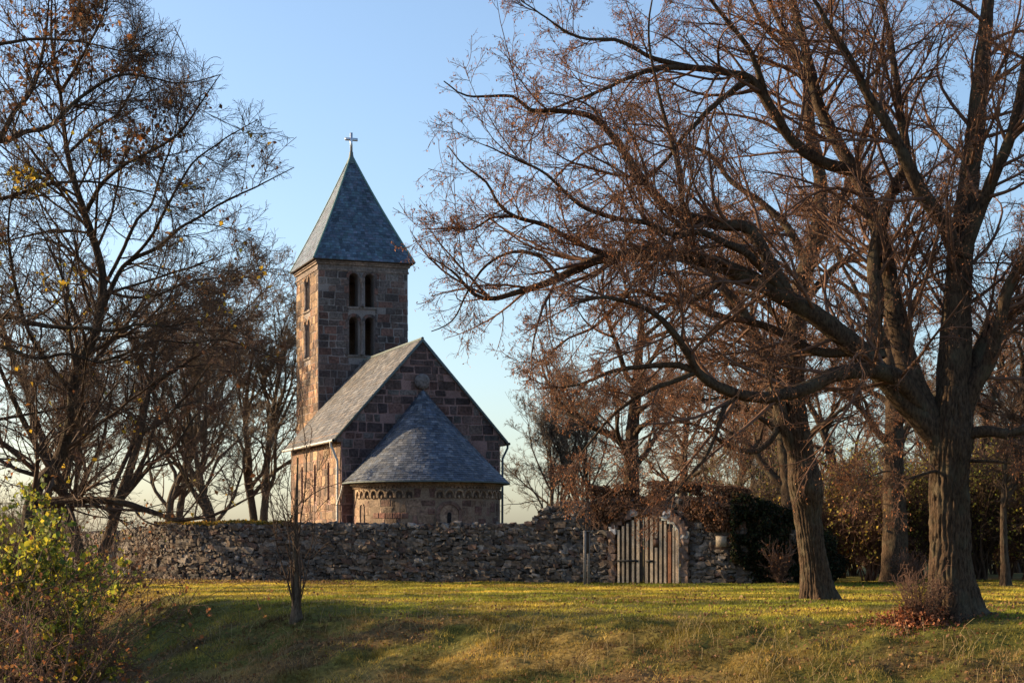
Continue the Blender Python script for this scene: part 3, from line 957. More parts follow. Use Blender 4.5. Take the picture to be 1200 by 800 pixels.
ashlar(mb, 0.01, TD - 0.01, 0, TZ - 0.45, tl, R_, SUNLIT_MIX, ch=(0.30, 0.46), sw=(0.3, 0.8), joint=0.025, holes=tholes(cL))
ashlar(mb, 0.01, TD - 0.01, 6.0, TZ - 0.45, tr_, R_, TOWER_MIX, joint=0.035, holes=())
tower = mb.build('tower', [M['stone'], M['mortar']], church, flat=True)
for (zf, zs) in WIN:
    for c0, f_, mix in ((cF, tf, TOWER_MIX), (cL, tl, SUNLIT_MIX)):
        m = MB()
        for sg in (-1, 1):
            for pl in ring_polys(c0 + sg * gap, zs, hw + 0.01, hw + 0.165, 5):
                stone_prism(m, pl, f_, -0.01, 0.03, np.array(R_.choice(mix)), bev=0.015, rng=R_)
            z = zf
            while z < zs - 0.05:
                h = min(R_.uniform(0.25, 0.42), zs - z)
                a, b_ = sorted((c0 + sg * (gap + hw + 0.01), c0 + sg * (gap + hw + R_.uniform(0.1, 0.3))))
                stone_prism(m, [(a, z + 0.012), (b_, z + 0.012), (b_, z + h - 0.012), (a, z + h - 0.012)], f_, -0.01, 0.03, np.array(R_.choice(mix)), bev=0.015, rng=R_)
                z += h
        stone_prism(m, [(c0 - gap - hw - 0.1, zf - 0.12), (c0 + gap + hw + 0.1, zf - 0.12), (c0 + gap + hw + 0.1, zf - 0.005), (c0 - gap - hw - 0.1, zf - 0.005)], f_, -0.02, 0.07, (0.15, 0.125, 0.11))
        w_ = m.build('twin_window', [M['stone']], tower, flat=True)
        m = MB()
        q = [f_(c0, z, d) for z, d in ((zf + 0.05, 0.02), (zs - 0.12, 0.02))]
        prof = [(0.0, 0.115), (0.12, 0.115), (0.16, 0.075), (zs - zf - 0.30, 0.07), (zs - zf - 0.26, 0.085), (zs - zf - 0.05, 0.15), (zs - zf, 0.15)]
        p3 = np.array([f_(c0, zf + z, 0.08) for z, r in prof]); rr = np.array([r for z, r in prof])
        add_tubes(m, p3[None], rr[None], 10)
        m.c = [np.tile(np.array([[0.16, 0.13, 0.115]], np.float32), (len(x), 1)) for x in m.v]
        m.build('colonnette', [M['stone']], w_)
# cornice of the tower
m = MB()
for (z, h, o, c) in ((TZ - 0.44, 0.10, 0.05, (0.17, 0.13, 0.11)), (TZ - 0.34, 0.20, 0.02, (0.15, 0.12, 0.105)), (TZ - 0.14, 0.10, 0.10, (0.20, 0.15, 0.12)), (TZ - 0.04, 0.08, 0.16, (0.17, 0.13, 0.11))):
    m.box((TX0 + TW / 2, TY0 + TD / 2, z + h / 2), (TW + 2 * o, TD + 2 * o, h - 0.002), col=c)
m.build('cornice', [M['stone']], tower, flat=True)
# pyramid roof
HX, HY, RZ0, RZ1 = TW / 2 + 0.30, TD / 2 + 0.30, TZ + 0.09, 21.85
cxT, cyT = TX0 + TW / 2, TY0 + TD / 2
def prof(v):
    k = 1 - v
    return k - 0.05 * math.sin(math.pi * k) * 0.55, RZ0 + (RZ1 - RZ0) * v
def side(ix):
    cn = [(-1, -1), (1, -1), (1, 1), (-1, 1)]
    a, b_ = cn[ix], cn[(ix + 1) % 4]
    def fn(t, v):
        k, z = prof(v)
        return ((a[0] + (b_[0] - a[0]) * t) * HX * k + cxT, (a[1] + (b_[1] - a[1]) * t) * HY * k + cyT, z)
    return fn
TSL = [(0.055, 0.088, 0.125), (0.045, 0.072, 0.108), (0.07, 0.10, 0.135), (0.04, 0.062, 0.09), (0.055, 0.095, 0.12), (0.075, 0.09, 0.13)]
m = MB()
for ix in range(4):
    fn = side(ix)
    nV = 14
    gv = [np.array(fn(t, v)) for v in np.linspace(0, 1, nV + 1) for t in (0, 1)]
    m.add(gv, quads=[[2 * i, 2 * i + 1, 2 * i + 3, 2 * i + 2] for i in range(nV)], col=(0.05, 0.05, 0.055))
    tiles(m, fn, 40, 0.19, 0.16, R_, TSL, 0.016)
sof = [(sx * HX + cxT, sy * HY + cyT, RZ0 - 0.035) for sx, sy in ((-1, -1), (1, -1), (1, 1), (-1, 1))]
m.addpoly(sof, [[3, 2, 1, 0]], col=(0.05, 0.04, 0.03), mat=1)
for i in range(4):
    a, b_ = sof[i], sof[(i + 1) % 4]
    m.add([a, b_, (b_[0], b_[1], RZ0 - 0.001), (a[0], a[1], RZ0 - 0.001)], quads=[[0, 1, 2, 3]], col=(0.05, 0.04, 0.03), mat=1)
tr = m.build('tower_roof', [M['slate'], M['darkwood']], church, flat=True)
for i, (sx, sy) in enumerate(((-1, -1), (1, -1), (1, 1), (-1, 1))):
    m = MB()
    pipe(m, [(sx * HX * prof(v)[0] + cxT, sy * HY * prof(v)[0] + cyT, prof(v)[1] + 0.02) for v in np.linspace(0, 0.985, 16)], 0.055, 6)
    m.build('hip_capping', M['copper'], tr)
m = MB()
add_tubes(m, np.array([[(cxT, cyT, z) for z in (21.35, 21.6, 21.85, 22.0)]]), np.array([[0.26, 0.17, 0.11, 0.10]]), 12)
m.build('finial_sleeve', M['lead'], tr)
m = MB()
m.box((cxT, cyT, 22.5), (0.12, 0.10, 1.04)); m.box((cxT, cyT, 22.67), (0.68, 0.094, 0.15))
m.build('cross', M['steel'], tr)

# ------------------------------------------------------------------ rubble wall round the churchyard
rng = np.random.default_rng(11)
WP = np.array([(-21.8, 83.5), (-19.3, 77.0), (-16.9, 71.6), (-14.6, 68.2), (-11.8, 66.0), (-7.8, 64.2), (-3.0, 62.6), (1.2, 61.2), (2.9, 60.6), (7.3, 58.3), (9.0, 58.2), (10.4, 59.1), (11.2, 61.0)])
def smooth_path(P, n=6):
    rows = np.column_stack([P, np.zeros(len(P)), np.ones(len(P))])
    return resample(rows, 0.25)[:, :2]
left_p = smooth_path(WP[:9]); right_p = smooth_path(WP[9:])
WPATH = np.vstack([left_p, np.linspace(WP[8], WP[9], 20)[1:-1], right_p])
ws = np.concatenate([[0], np.cumsum(np.linalg.norm(np.diff(WPATH, axis=0), axis=1))])
WT = norm(np.gradient(WPATH, axis=0))
def wpos(s, d, z):
    """point on the wall: s along, d outward (towards the lawn), z up"""
    x = np.interp(s, ws, WPATH[:, 0]); y = np.interp(s, ws, WPATH[:, 1])
    tx = np.interp(s, ws, WT[:, 0]); ty = np.interp(s, ws, WT[:, 1])
    l = np.hypot(tx, ty); tx, ty = tx / l, ty / l
    return np.stack([x + ty * d, y - tx * d, z + 0 * s], -1)
def s_at_x(x): return float(np.interp(x, WPATH[:, 0], ws))
HX_ = np.array([-20, -16.5, -14, -13, -7.5, -2, 0.3, 0.8, 1.25, 1.9, 2.9, 4.0, 4.9, 5.8, 7.0, 8.0, 9.0, 10.0, 10.6, 11.3])
HZ_ = np.array([1.75, 1.80, 2.05, 2.08, 2.10, 2.08, 2.06, 2.25, 2.65, 2.82, 2.85, 2.92, 3.02, 2.98, 2.85, 2.70, 2.40, 1.90, 1.5, 1.2])
def wh(s):
    x = np.interp(s, ws, WPATH[:, 0])
    return np.interp(x, HX_, HZ_) + 0.10 * (fbm(np.stack([s * 1.3, 0 * s, 0 * s], -1), 4, 2) - 0.5)
GC, GHW, GSP = s_at_x(4.82), 1.24, 1.62           # gate: middle, half width, springing
def in_gate(s, z, pad=0.0):
    ds = np.abs(s - GC); w = GHW + pad
    top = GSP + (0.78 + pad) * np.sqrt(np.clip(1 - (ds / w) ** 2, 0, 1))
    return (ds < w) & (z < top)
WTH = 0.75
wall = MB()
# mortar core: grid front/back/top with the gate arch left open
ss = np.arange(0, ws[-1], 0.12)
edges = []
GCs = [GC - GHW, GC + GHW]
ss = np.unique(np.concatenate([ss, GCs]))
def low(s):
    ds = abs(s - GC)
    if ds < GHW - 1e-6: return GSP + 0.78 * math.sqrt(max(0, 1 - (ds / GHW) ** 2))
    return None
corec = (0.042, 0.036, 0.030)
for i in range(len(ss) - 1):
    a, b_ = ss[i], ss[i + 1]
    mid = (a + b_) / 2
    g = abs(mid - GC) < GHW
    za = low(a) if g else None; zb = low(b_) if g else None
    if g:
        za = GSP if za is None else za; zb = GSP if zb is None else zb
    else:
        za = float(ground_z(*wpos(np.array(a), 0, 0)[:2])) - 0.3; zb = float(ground_z(*wpos(np.array(b_), 0, 0)[:2])) - 0.3
    ha, hb = float(wh(np.array(a))) - 0.06, float(wh(np.array(b_))) - 0.06
    w = lambda s, d, z: wpos(np.array(float(s)), d, z)
    v = [w(a, 0, za), w(b_, 0, zb), w(b_, 0, hb), w(a, 0, ha), w(a, -WTH, za), w(b_, -WTH, zb), w(b_, -WTH, hb), w(a, -WTH, ha)]
    q = [[0, 1, 2, 3], [5, 4, 7, 6], [3, 2, 6, 7]]
    if g: q.append([4, 5, 1, 0])
    wall.add(v, quads=q, col=corec, mat=1)
for s_, sg in ((GC - GHW, 1), (GC + GHW, -1)):    # jambs
    w = lambda s, d, z: wpos(np.array(float(s)), d, z)
    v = [w(s_, 0, -0.3), w(s_, -WTH, -0.3), w(s_, -WTH, GSP), w(s_, 0, GSP)]
    wall.add(v, quads=[[0, 1, 2, 3]] if sg > 0 else [[3, 2, 1, 0]], col=(0.24, 0.18, 0.14), mat=1)
# stones
def cube_template():
    g = [-1, 0, 1]
    V = [(x, y, z) for x in g for y in g for z in g if max(abs(x), abs(y), abs(z)) == 1]
    ix = {p: i for i, p in enumerate(V)}
    Q = []
    for ax in range(3):
        for sg in (-1, 1):
            o = [k for k in range(3) if k != ax]
            for a in (-1, 0):
                for b_ in (-1, 0):
                    def P(u, w):
                        p = [0, 0, 0]; p[ax] = sg; p[o[0]] = u; p[o[1]] = w; return ix[tuple(p)]
                    f = [P(a, b_), P(a + 1, b_), P(a + 1, b_ + 1), P(a, b_ + 1)]
                    flip = (sg > 0) != (ax != 1)
                    Q.append(f[::-1] if flip else f)
    V = np.array(V, float)
    ln = np.linalg.norm(V, axis=1, keepdims=True)
    V = V * (0.72 + 0.28 * (1.18 / ln))           # rounded, not spherical
    return V, np.array(Q)
TV, TQ = cube_template()
RUB = np.array([[0.100, 0.080, 0.062], [0.078, 0.062, 0.050], [0.125, 0.098, 0.075], [0.060, 0.048, 0.040], [0.105, 0.076, 0.055], [0.088, 0.078, 0.070], [0.15, 0.13, 0.112], [0.095, 0.060, 0.046], [0.075, 0.068, 0.062]])
def lay(side):
    S, Z, W, H = [], [], [], []
    z = -0.12
    smax = ws[-1]
    while z < 3.2:
        h = rng.uniform(0.10, 0.20)
        s = -rng.uniform(0, 0.4)
        while s < smax:
            w = h * rng.uniform(0.9, 2.4) if rng.random() < 0.85 else h * rng.uniform(2, 3)
            S.append(s + w / 2); Z.append(z + h / 2 + 0.05 * math.sin(s * 0.9 + z * 3) + rng.normal() * 0.022); W.append(w); H.append(h * rng.uniform(0.85, 1.25))
            s += w * 0.97
        z += h * 0.95
    S, Z, W, H = map(np.array, (S, Z, W, H))
    gz = ground_z(*wpos(S, 0, 0).T[:2])
    k = (Z < wh(S) - H * 0.25) & (Z > gz - 0.15) & ~in_gate(S, Z, 0.30) & ~((np.abs(S - GC) < GHW + 0.2) & (Z < GSP))
    return S[k], Z[k], W[k], H[k]
def put(S, Z, W, H, d, D, col=None):
    n = len(S)
    V = TV[None] * np.stack([W * 0.53, D * np.ones(n), H * 0.53], 1)[:, None, :]
    V = V * (1 + 0.10 * rng.normal(size=(n, len(TV), 1))) + rng.normal(size=(n, len(TV), 3)) * 0.016
    a = rng.normal(size=n) * 0.16
    ca, sa = np.cos(a)[:, None], np.sin(a)[:, None]
    sx = V[..., 0] * ca - V[..., 2] * sa; sz = V[..., 0] * sa + V[..., 2] * ca
    P = wpos((S[:, None] + sx).ravel(), (d + V[..., 1]).ravel(), (Z[:, None] + sz).ravel())
    c = (RUB[rng.integers(0, len(RUB), n)] if col is None else np.tile(col, (n, 1))) * rng.uniform(0.70, 1.45, (n, 1))
    q = (np.arange(n)[:, None, None] * len(TV) + TQ[None]).reshape(-1, 4)
    wall.add(P, quads=q, col=np.repeat(c, len(TV), 0))
S, Z, W, H = lay(1)
put(S, Z, W, H, (rng.normal(size=len(S)) * 0.02)[:, None] * np.ones((1, len(TV))) + 0.0, 0.13)
S, Z, W, H = lay(-1)
put(S, Z, W, H, -WTH, 0.12)
S = np.arange(0.1, ws[-1] - 0.1, 0.27) ; n = len(S)          # loose capping stones
for d in (-0.05, -0.32, -0.6):
    Sx = S + rng.uniform(-0.1, 0.1, n)
    Hh = rng.uniform(0.10, 0.22, n)
    put(Sx, wh(Sx) - 0.05 + rng.normal(size=n) * 0.02, rng.uniform(0.2, 0.36, n), Hh, d, 0.17)
# voussoirs of the gate arch
for k in range(17):
    t = math.pi * (k + 0.5) / 17
    s = GC + (GHW + 0.16) * math.cos(t); z = GSP + (0.78 + 0.16) * math.sin(t)
    put(np.array([s]), np.array([z]), np.array([0.26]), np.array([0.28]), 0.14, 0.14, np.array([0.15, 0.095, 0.072]) if k % 5 else np.array([0.34, 0.32, 0.30]))
for sg in (-1, 1):
    for k in range(6):
        put(np.array([GC + sg * (GHW + 0.13)]), np.array([0.12 + k * 0.27]), np.array([0.27]), np.array([0.27]), 0.13, 0.13, np.array([0.15, 0.10, 0.075]))
wobj = wall.build('churchyard_wall', [M['rubble'], M['mortar']], flat=True)
tag(wobj, 'rough grey rubble stone wall enclosing the church, with an arched gateway', 'wall')

# moss and fallen yellow leaves on the wall top
m = MB()
n = 2600
Sx = rng.uniform(s_at_x(-14.2), s_at_x(-8.6), n)
dd = rng.uniform(-0.65, 0.12, n)
p = wpos(Sx, 0, wh(Sx) + 0.07)
tx = np.interp(Sx, ws, WT[:, 0]); ty = np.interp(Sx, ws, WT[:, 1])
p[:, 0] += ty * dd; p[:, 1] -= tx * dd; p[:, 2] += rng.uniform(-0.03, 0.08, n)
leaf_quads(m, p, 0.075, rng, np.array([[0.34, 0.22, 0.03], [0.26, 0.19, 0.03], [0.16, 0.15, 0.03], [0.30, 0.15, 0.03]]), hang=-0.2, aspect=0.8)
tag(m.build('yellow_leaves', M['leaf']), 'yellow leaves lying along the top of the rubble wall', 'leaves', kind='stuff')

# ------------------------------------------------------------------ gate
gz0 = 0.03
gp = wpos(np.array(GC), 0, 0)
gang = math.atan2(np.interp(GC, ws, WT[:, 1]), np.interp(GC, ws, WT[:, 0]))
gate = tag(empty('wooden_gate', (gp[0], gp[1], 0), gang), 'weathered arched slatted wooden gate set in the stone wall', 'gate')
top = lambda x, k=0.0: GSP + 0.03 + (0.72 - k) * math.sqrt(max(0.0, 1 - (x / (GHW - 0.02)) ** 2))
YG = -0.20
sl_l = [(-1.09, 0.075), (-0.92, 0.08), (-0.75, 0.08), (-0.54, 0.085), (-0.35, 0.10)]
sl_r = [(-0.03, 0.10), (0.16, 0.10), (0.33, 0.09), (0.50, 0.09), (0.67, 0.085), (0.83, 0.11), (0.98, 0.07), (1.09, 0.07)]
R2 = random.Random(8)
for side, sls in ((-1, sl_l), (1, sl_r)):
    m = MB()
    for k, (x, w) in enumerate(sls):
        zt = top(abs(x) + w / 2) - R2.uniform(0.03, 0.10)
        c = np.array((0.46, 0.36, 0.25)) * R2.uniform(0.8, 1.15)
        if side > 0 and k == 5: c = np.array((0.40, 0.17, 0.08)); zt -= 0.25
        if side > 0 and k == 2:
            m.box((x, YG - 0.035, (gz0 + 1.27) / 2), (w, 0.035, 1.27 - gz0), col=c)
            m.box((x, YG - 0.035, (1.60 + zt) / 2), (w, 0.035, zt - 1.60), col=c)
            continue
        m.box((x, YG - 0.035 + R2.uniform(-0.004, 0.004), (gz0 + zt) / 2), (w, 0.035, zt - gz0), col=c)
    leaf = m.build('gate_leaf', [M['oldwood']], gate, flat=True)
    m = MB()
    lo_, hi_ = ((-1.16, -0.19) if side < 0 else (-0.17, 1.16))
    nb = 6
    for k in range(nb):
        a = lo_ + (hi_ - lo_) * k / nb; b_ = lo_ + (hi_ - lo_) * (k + 1) / nb
        zt = min(top(abs(a)), top(abs(b_))) - 0.02
        m.box(((a + b_) / 2, YG + 0.02, (gz0 + 0.05 + zt) / 2), (b_ - a - 0.008, 0.03, zt - gz0 - 0.05), col=(0.05, 0.038, 0.03))
    m.build('dark_backing', [M['oldwood']], leaf, flat=True)  # dark panels added behind the slats to close the gaps
    m = MB()
    lo_, hi_ = ((-1.14, -0.33) if side < 0 else (-0.06, 0.22))
    m.box(((lo_ + hi_) / 2, YG - 0.068, 0.80), (hi_ - lo_, 0.02, 0.07))
    m.build('iron_strap', M['iron'], leaf)
m = MB(); m.box((0.33, YG - 0.045, 1.43), (0.19, 0.05, 0.24)); m.build('lock_box', mat_plain('rusty_brown', (0.10, 0.05, 0.03), 0.7), gate)
m = MB()
pts = [(x, YG - 0.07, top(abs(x)) + 0.01) for x in np.linspace(0.35, 1.17, 9)] + [(1.18, YG - 0.07, 1.4), (1.18, YG - 0.07, gz0)]
pipe(m, pts, 0.028, 6)
m.c = [np.tile(np.array([[0.42, 0.34, 0.26]], np.float32), (len(x), 1)) for x in m.v]
m.build('edge_rail', M['oldwood'], gate)

# plain plaque on the wall right of the gate
q = wpos(np.array(s_at_x(7.12)), 0.16, 1.5)
ang = gang + 0.1
m = MB(); m.box((0, 0, 0), (0.37, 0.03, 0.37))
pq = m.build('wall_plaque', mat_plain('pale_plaque', (0.27, 0.22, 0.16), 0.6)); pq.location = (7.12, q[1] - 0.16, 1.48); pq.rotation_euler = (0, 0, ang)
tag(pq, 'small square pale plaque fixed to the wall right of the gate', 'plaque')

# information board seen almost edge-on
bx = at(687.5, 682, 58.6)
brd = tag(empty('information_board', (bx[0], bx[1], float(ground_z(bx[0], bx[1])) - 0.02), math.radians(80)), 'two-legged information board standing side-on before the wall, left of the gate', 'board')
for k, x in enumerate((-0.5, 0.5)):
    m = MB(); m.box((x, 0, 0.95), (0.09, 0.09, 1.9)); m.build('post', mat_plain('grey_post', (0.22, 0.19, 0.16), 0.7), brd)
m = MB(); m.box((0, 0.0, 1.47), (0.9, 0.05, 0.72)); m.box((0, 0, 1.86), (1.0, 0.14, 0.04)); m.build('panel', mat_plain('dark_panel', (0.025, 0.022, 0.02), 0.6), brd)

# ------------------------------------------------------------------ ivy and dry creeper on the wall
def creeper(name, x0, x1, n, size, cols, zlo, thick, rng, sprawl=0.25, mat='leaf', stems=40, stem_mat='twig_dark', ztop=0.15, cmin=0.40, hang=0.7, ragged=0.0):
    S = rng.uniform(s_at_x(x0), s_at_x(x1), n)
    u = rng.random(n)
    zt = wh(S) + ztop
    zl = zlo + ragged * (fbm(np.stack([S * 0.9, 0 * S, 0 * S + 2], -1), 66, 3) - 0.5) * 3.0
    zl = np.clip(zl, 0, zt - 0.25)
    Z = zl + (zt - zl) * u ** 0.8
    cl = fbm(np.stack([S * 1.6, Z * 1.6, 0 * S], -1), 77, 3)
    e = np.minimum(S - s_at_x(x0), s_at_x(x1) - S) / 0.8
    k = cl > cmin + 0.22 * np.clip(1 - e, 0, 1)
    k &= ~in_gate(S, Z, 0.16 + 0.16 * np.sin(S * 5 + 1))
    k &= ~((np.abs(S - s_at_x(7.12)) < 0.34) & (np.abs(Z - 1.45) < 0.42))      # the plaque stays clear
    S, Z, cl = S[k], Z[k], cl[k]
    d = 0.05 + thick * (cl - 0.35) * 2.5 * rng.random(len(S)) + 0.08
    back = rng.random(len(S)) < 0.25
    top_ = wh(S)
    d = np.where((Z > top_ - 0.02), rng.uniform(-0.8, thick * 0.7, len(S)), d)
    P = wpos(S, 0, Z)
    tx = np.interp(S, ws, WT[:, 0]); ty = np.interp(S, ws, WT[:, 1])
    P[:, 0] += ty * d; P[:, 1] -= tx * d
    m = MB()
    leaf_quads(m, P, size, rng, cols, hang=hang, aspect=0.9)
    o = m.build(name, M[mat])
    m = MB()
    for i in range(stems):
        s = rng.uniform(s_at_x(x0), s_at_x(x1)); 
        K = 10
        zt = float(wh(np.array(s))) + 0.1; zb = max(zlo, zt - rng.uniform(0.5, 1.8))
        sx = s + np.cumsum(rng.normal(size=K) * 0.07)
        zz = np.linspace(zt, zb, K)
        if in_gate(np.array([s]), np.array([zb]))[0]: continue
        p = wpos(sx, 0.16, zz)
        add_tubes(m, p[None], np.full((1, K), 0.012), 4)
    if stems:
        m.build('stems', M[stem_mat], o)
    return o
IVY = np.array([[0.016, 0.024, 0.010], [0.012, 0.018, 0.009], [0.022, 0.030, 0.012], [0.03, 0.03, 0.015], [0.09, 0.05, 0.025], [0.05, 0.06, 0.02]])
o = creeper('ivy', 7.5, 11.2, 46000, 0.085, IVY, 0.0, 0.65, rng, stems=60, ztop=0.40, cmin=0.30, ragged=0.0)
tag(o, 'dark ivy mass smothering the wall end between the gate and the tree', 'ivy')
DRY = np.array([[0.13, 0.060, 0.032], [0.09, 0.045, 0.026], [0.18, 0.085, 0.042], [0.07, 0.042, 0.028], [0.20, 0.105, 0.05]])
o = creeper('dry_creeper', 2.6, 8.2, 21000, 0.085, DRY, 1.9, 0.30, rng, mat='dryleaf', stems=160, stem_mat='twig', ztop=0.62, cmin=0.38, ragged=0.8)
tag(o, 'tangle of dry brown creeper hanging over the gateway arch', 'creeper')

# ------------------------------------------------------------------ the two big lindens in front, limbs as in the photograph
rng = np.random.default_rng(21)
def linden(name, label, base, limbs_px, trunk_px, Y, rng, per_m=2.2, n2=9, n3=7, n4=4, seeds=0.35, flare=0.28, burls=(), ridge=0.045, trunk_rows=None):
    bz = float(ground_z(base[0], base[1]))
    root = tag(empty(name, (base[0], base[1], bz)), label, 'tree', 'old bare lindens on the lawn')
    rel = np.array([base[0], base[1], bz])
    tr = [[*(at(x, y, Y) - rel), r] for x, y, r in trunk_px]
    tr[0][2] = -0.25
    o = resample(tr, 0.05, 0.004, rng)
    mb = MB(); bark_tube(mb, o, rng, sides=120, ridge=ridge, flare=flare, nridge=26, burls=burls)
    limbs = []
    known = []
    for (pix, dY, r0, r1) in limbs_px:
        dy0, dy1 = dY if isinstance(dY, tuple) else (0, dY)
        y0 = Y + dy0
        if isinstance(dY, tuple) and known:                     # start on the nearest limb already there
            kn = np.concatenate(known)
            j = np.argmin(np.hypot(kn[:, 0] - pix[0][0], kn[:, 1] - pix[0][1]))
            pix = [(kn[j, 0], kn[j, 1])] + list(pix[1:]); y0 = kn[j, 2]; r0 = min(r0, kn[j, 3] * 0.85)
        l = limb(pix, rng, y0, dy1, r0, min(r1, 0.011), rel)
        W = l[:, :3] + rel
        known.append(np.stack([600 + 2000 * W[:, 0] / W[:, 1], HORIZON - 2000 * (W[:, 2] - EYE) / W[:, 1], W[:, 1], l[:, 3]], 1))
        limbs.append(l)
        bark_tube(mb, l, rng, sides=22 if r0 > 0.09 else 10, ridge=0.022, nridge=9)
    mb.build('trunk', M['bark'], root)
    Bs = dress(limbs, rng, per_m=per_m, n2=n2, n3=n3, n4=n4, t1=(0.10, 1.0), l1=(0.22, 0.48), up=0.04, droop=0.015, l1max=3.2,
               keep=outline(rel, [-60, 0, 50, 95, 180, 230, 290, 330, 380, 400, 440, 470, 520, 600], [515, 550, 525, 490, 488, 468, 462, 470, 480, 510, 570, 610, 625, 640], 1))
    crown_mesh('crown', Bs, M['twig'], root)
    pts = np.concatenate([twig_points(Bs[3], seeds, rng), twig_points(Bs[2], seeds * 0.7, rng)])
    m = MB(); leaf_quads(m, pts, 0.046, rng, SEED_COLS, hang=0.9, aspect=0.5)
    m.build('seed_clusters', M['dryleaf'], root)
    print(name, 'twigs', len(Bs[3][0]), 'seeds', len(pts))
    return root

Y1 = 35.0
trunk1 = [(1117, 735, 0.48), (1115, 712, 0.455), (1113, 660, 0.405), (1113, 600, 0.39), (1113, 550, 0.39), (1115, 510, 0.43), (1118, 480, 0.37), (1120, 455, 0.30)]
limbs1 = [
    ([(1118, 490), (1119, 440), (1121, 350), (1126, 290), (1137, 200), (1146, 110), (1155, 40), (1160, -40), (1168, -130), (1172, -220)], 1.0, 0.36, 0.05),
    ([(1102, 520), (1080, 492), (1056, 466), (1034, 440), (1008, 412), (980, 388), (948, 364), (912, 344), (880, 326), (840, 308), (792, 298), (752, 299), (720, 302), (692, 308), (656, 326), (624, 338), (580, 350), (556, 345), (530, 318), (504, 302)], -2.2, 0.27, 0.016),
    ([(1092, 498), (1062, 452), (1040, 436), (1012, 434), (975, 440), (940, 456), (904, 464), (872, 463), (840, 452), (818, 436), (806, 414), (790, 392), (768, 368), (740, 354), (704, 348), (665, 356)], -4.0, 0.20, 0.016),
    ([(820, 436), (795, 428), (768, 428), (720, 434), (680, 450), (630, 456)], (-3.3, -0.5), 0.07, 0.012),
    ([(816, 440), (785, 448), (752, 462), (715, 490), (690, 520), (668, 552)], (-3.3, -0.3), 0.06, 0.012),
    ([(860, 462), (848, 480), (842, 500), (830, 530), (805, 560), (780, 590)], (-2.7, -1.0), 0.05, 0.012),
    ([(1100, 500), (1072, 455), (1058, 410), (1048, 360), (1038, 310), (1026, 262), (1008, 215), (988, 180), (962, 130), (948, 75), (928, 0), (905, -80), (890, -160)], 2.4, 0.26, 0.03),
    ([(1030, 420), (1024, 390), (1028, 350), (1024, 310), (1030, 270), (1045, 225), (1062, 187), (1054, 130), (1050, 90), (1040, 30), (1022, -30), (1005, -110)], 1.5, 0.17, 0.025),
    ([(1119, 292), (1104, 259), (1080, 225), (1062, 187), (1040, 145), (1018, 112), (995, 67), (968, 25), (948, -10), (915, -60)], -1.2, 0.17, 0.025),
    ([(1127, 300), (1140, 262), (1160, 215), (1176, 180), (1190, 140), (1200, 80), (1212, 10), (1225, -80)], -1.5, 0.16, 0.025),
    ([(1128, 490), (1142, 452), (1158, 424), (1170, 380), (1182, 335), (1200, 300), (1225, 255), (1260, 200), (1290, 120)], -1.5, 0.17, 0.02),
    ([(1122, 470), (1144, 425), (1162, 384), (1198, 358), (1235, 342), (1285, 325), (1340, 300), (1390, 295)], 1.5, 0.20, 0.02),
    ([(1124, 512), (1152, 505), (1184, 508), (1220, 500), (1270, 515), (1320, 508), (1370, 525)], -2.0, 0.13, 0.016),
    ([(980, 210), (965, 190), (930, 165), (900, 120), (880, 92), (850, 84), (817, 79), (780, 80), (742, 90), (705, 105), (670, 118), (630, 135)], (1.2, -2.5), 0.14, 0.014),
    ([(850, 84), (802, 76), (766, 68), (742, 56), (720, 47), (690, 46), (668, 40), (640, 22), (610, 2)], (-0.3, -1.0), 0.07, 0.012),
    ([(880, 92), (858, 106), (832, 127), (815, 145), (799, 161), (784, 182), (765, 202), (735, 221), (706, 244), (688, 265)], (0.8, -2.0), 0.08, 0.012),
    ([(930, 352), (905, 310), (878, 268), (840, 262), (800, 250), (776, 238), (742, 196), (720, 162), (690, 136), (649, 131), (620, 130), (600, 114), (547, 111), (520, 94)], (-0.6, -1.6), 0.14, 0.012),
    ([(792, 298), (760, 290), (712, 298), (667, 278), (637, 262), (604, 254), (585, 240), (570, 214), (546, 196), (526, 172)], (-1.2, -0.8), 0.08, 0.010),
    ([(604, 254), (575, 255), (556, 268), (520, 268), (495, 268)], (-1.8, -0.3), 0.03, 0.008),
    ([(930, 350), (880, 300), (850, 285), (820, 272), (790, 276), (760, 262), (720, 255), (680, 240), (640, 205), (610, 190), (570, 170)], (-1.0, -3.0), 0.09, 0.012),
    ([(880, 326), (848, 330), (815, 350), (780, 352), (742, 340), (700, 380), (660, 400), (630, 430)], (-1.3, 1.0), 0.07, 0.012),
    ([(1010, 414), (960, 412), (912, 388), (880, 378), (848, 372), (822, 362), (792, 332), (775, 300), (752, 240), (745, 180)], (-0.9, 1.8), 0.10, 0.012),
    ([(656, 326), (632, 300), (600, 295), (570, 310), (548, 340), (530, 375), (505, 388)], (-1.9, -0.4), 0.04, 0.010),
    ([(1113, 560), (1096, 552), (1060, 560), (1040, 552), (1010, 562)], -1.5, 0.04, 0.012),
    ([(1130, 540), (1160, 540), (1190, 542), (1230, 548)], -1.5, 0.04, 0.012),
    ([(948, 75), (925, 50), (901, 0), (880, -60), (850, -110)], (2.0, 1.0), 0.10, 0.02),
    ([(800, 250), (795, 200), (782, 150), (770, 100), (760, 40), (770, -30)], (-1.2, 1.0), 0.06, 0.012),
    ([(900, 120), (880, 60), (840, 10), (800, -40), (760, -90)], (0.3, -1.0), 0.08, 0.015),
]
p1 = at(1115, 720, Y1)
t1 = linden('linden_tree', 'largest old bare linden, thick ridged trunk nearest the camera on the right', (p1[0], p1[1]), limbs1, trunk1, Y1, rng, per_m=2.7, n2=9, n3=7, n4=2, seeds=0.60, flare=0.42)

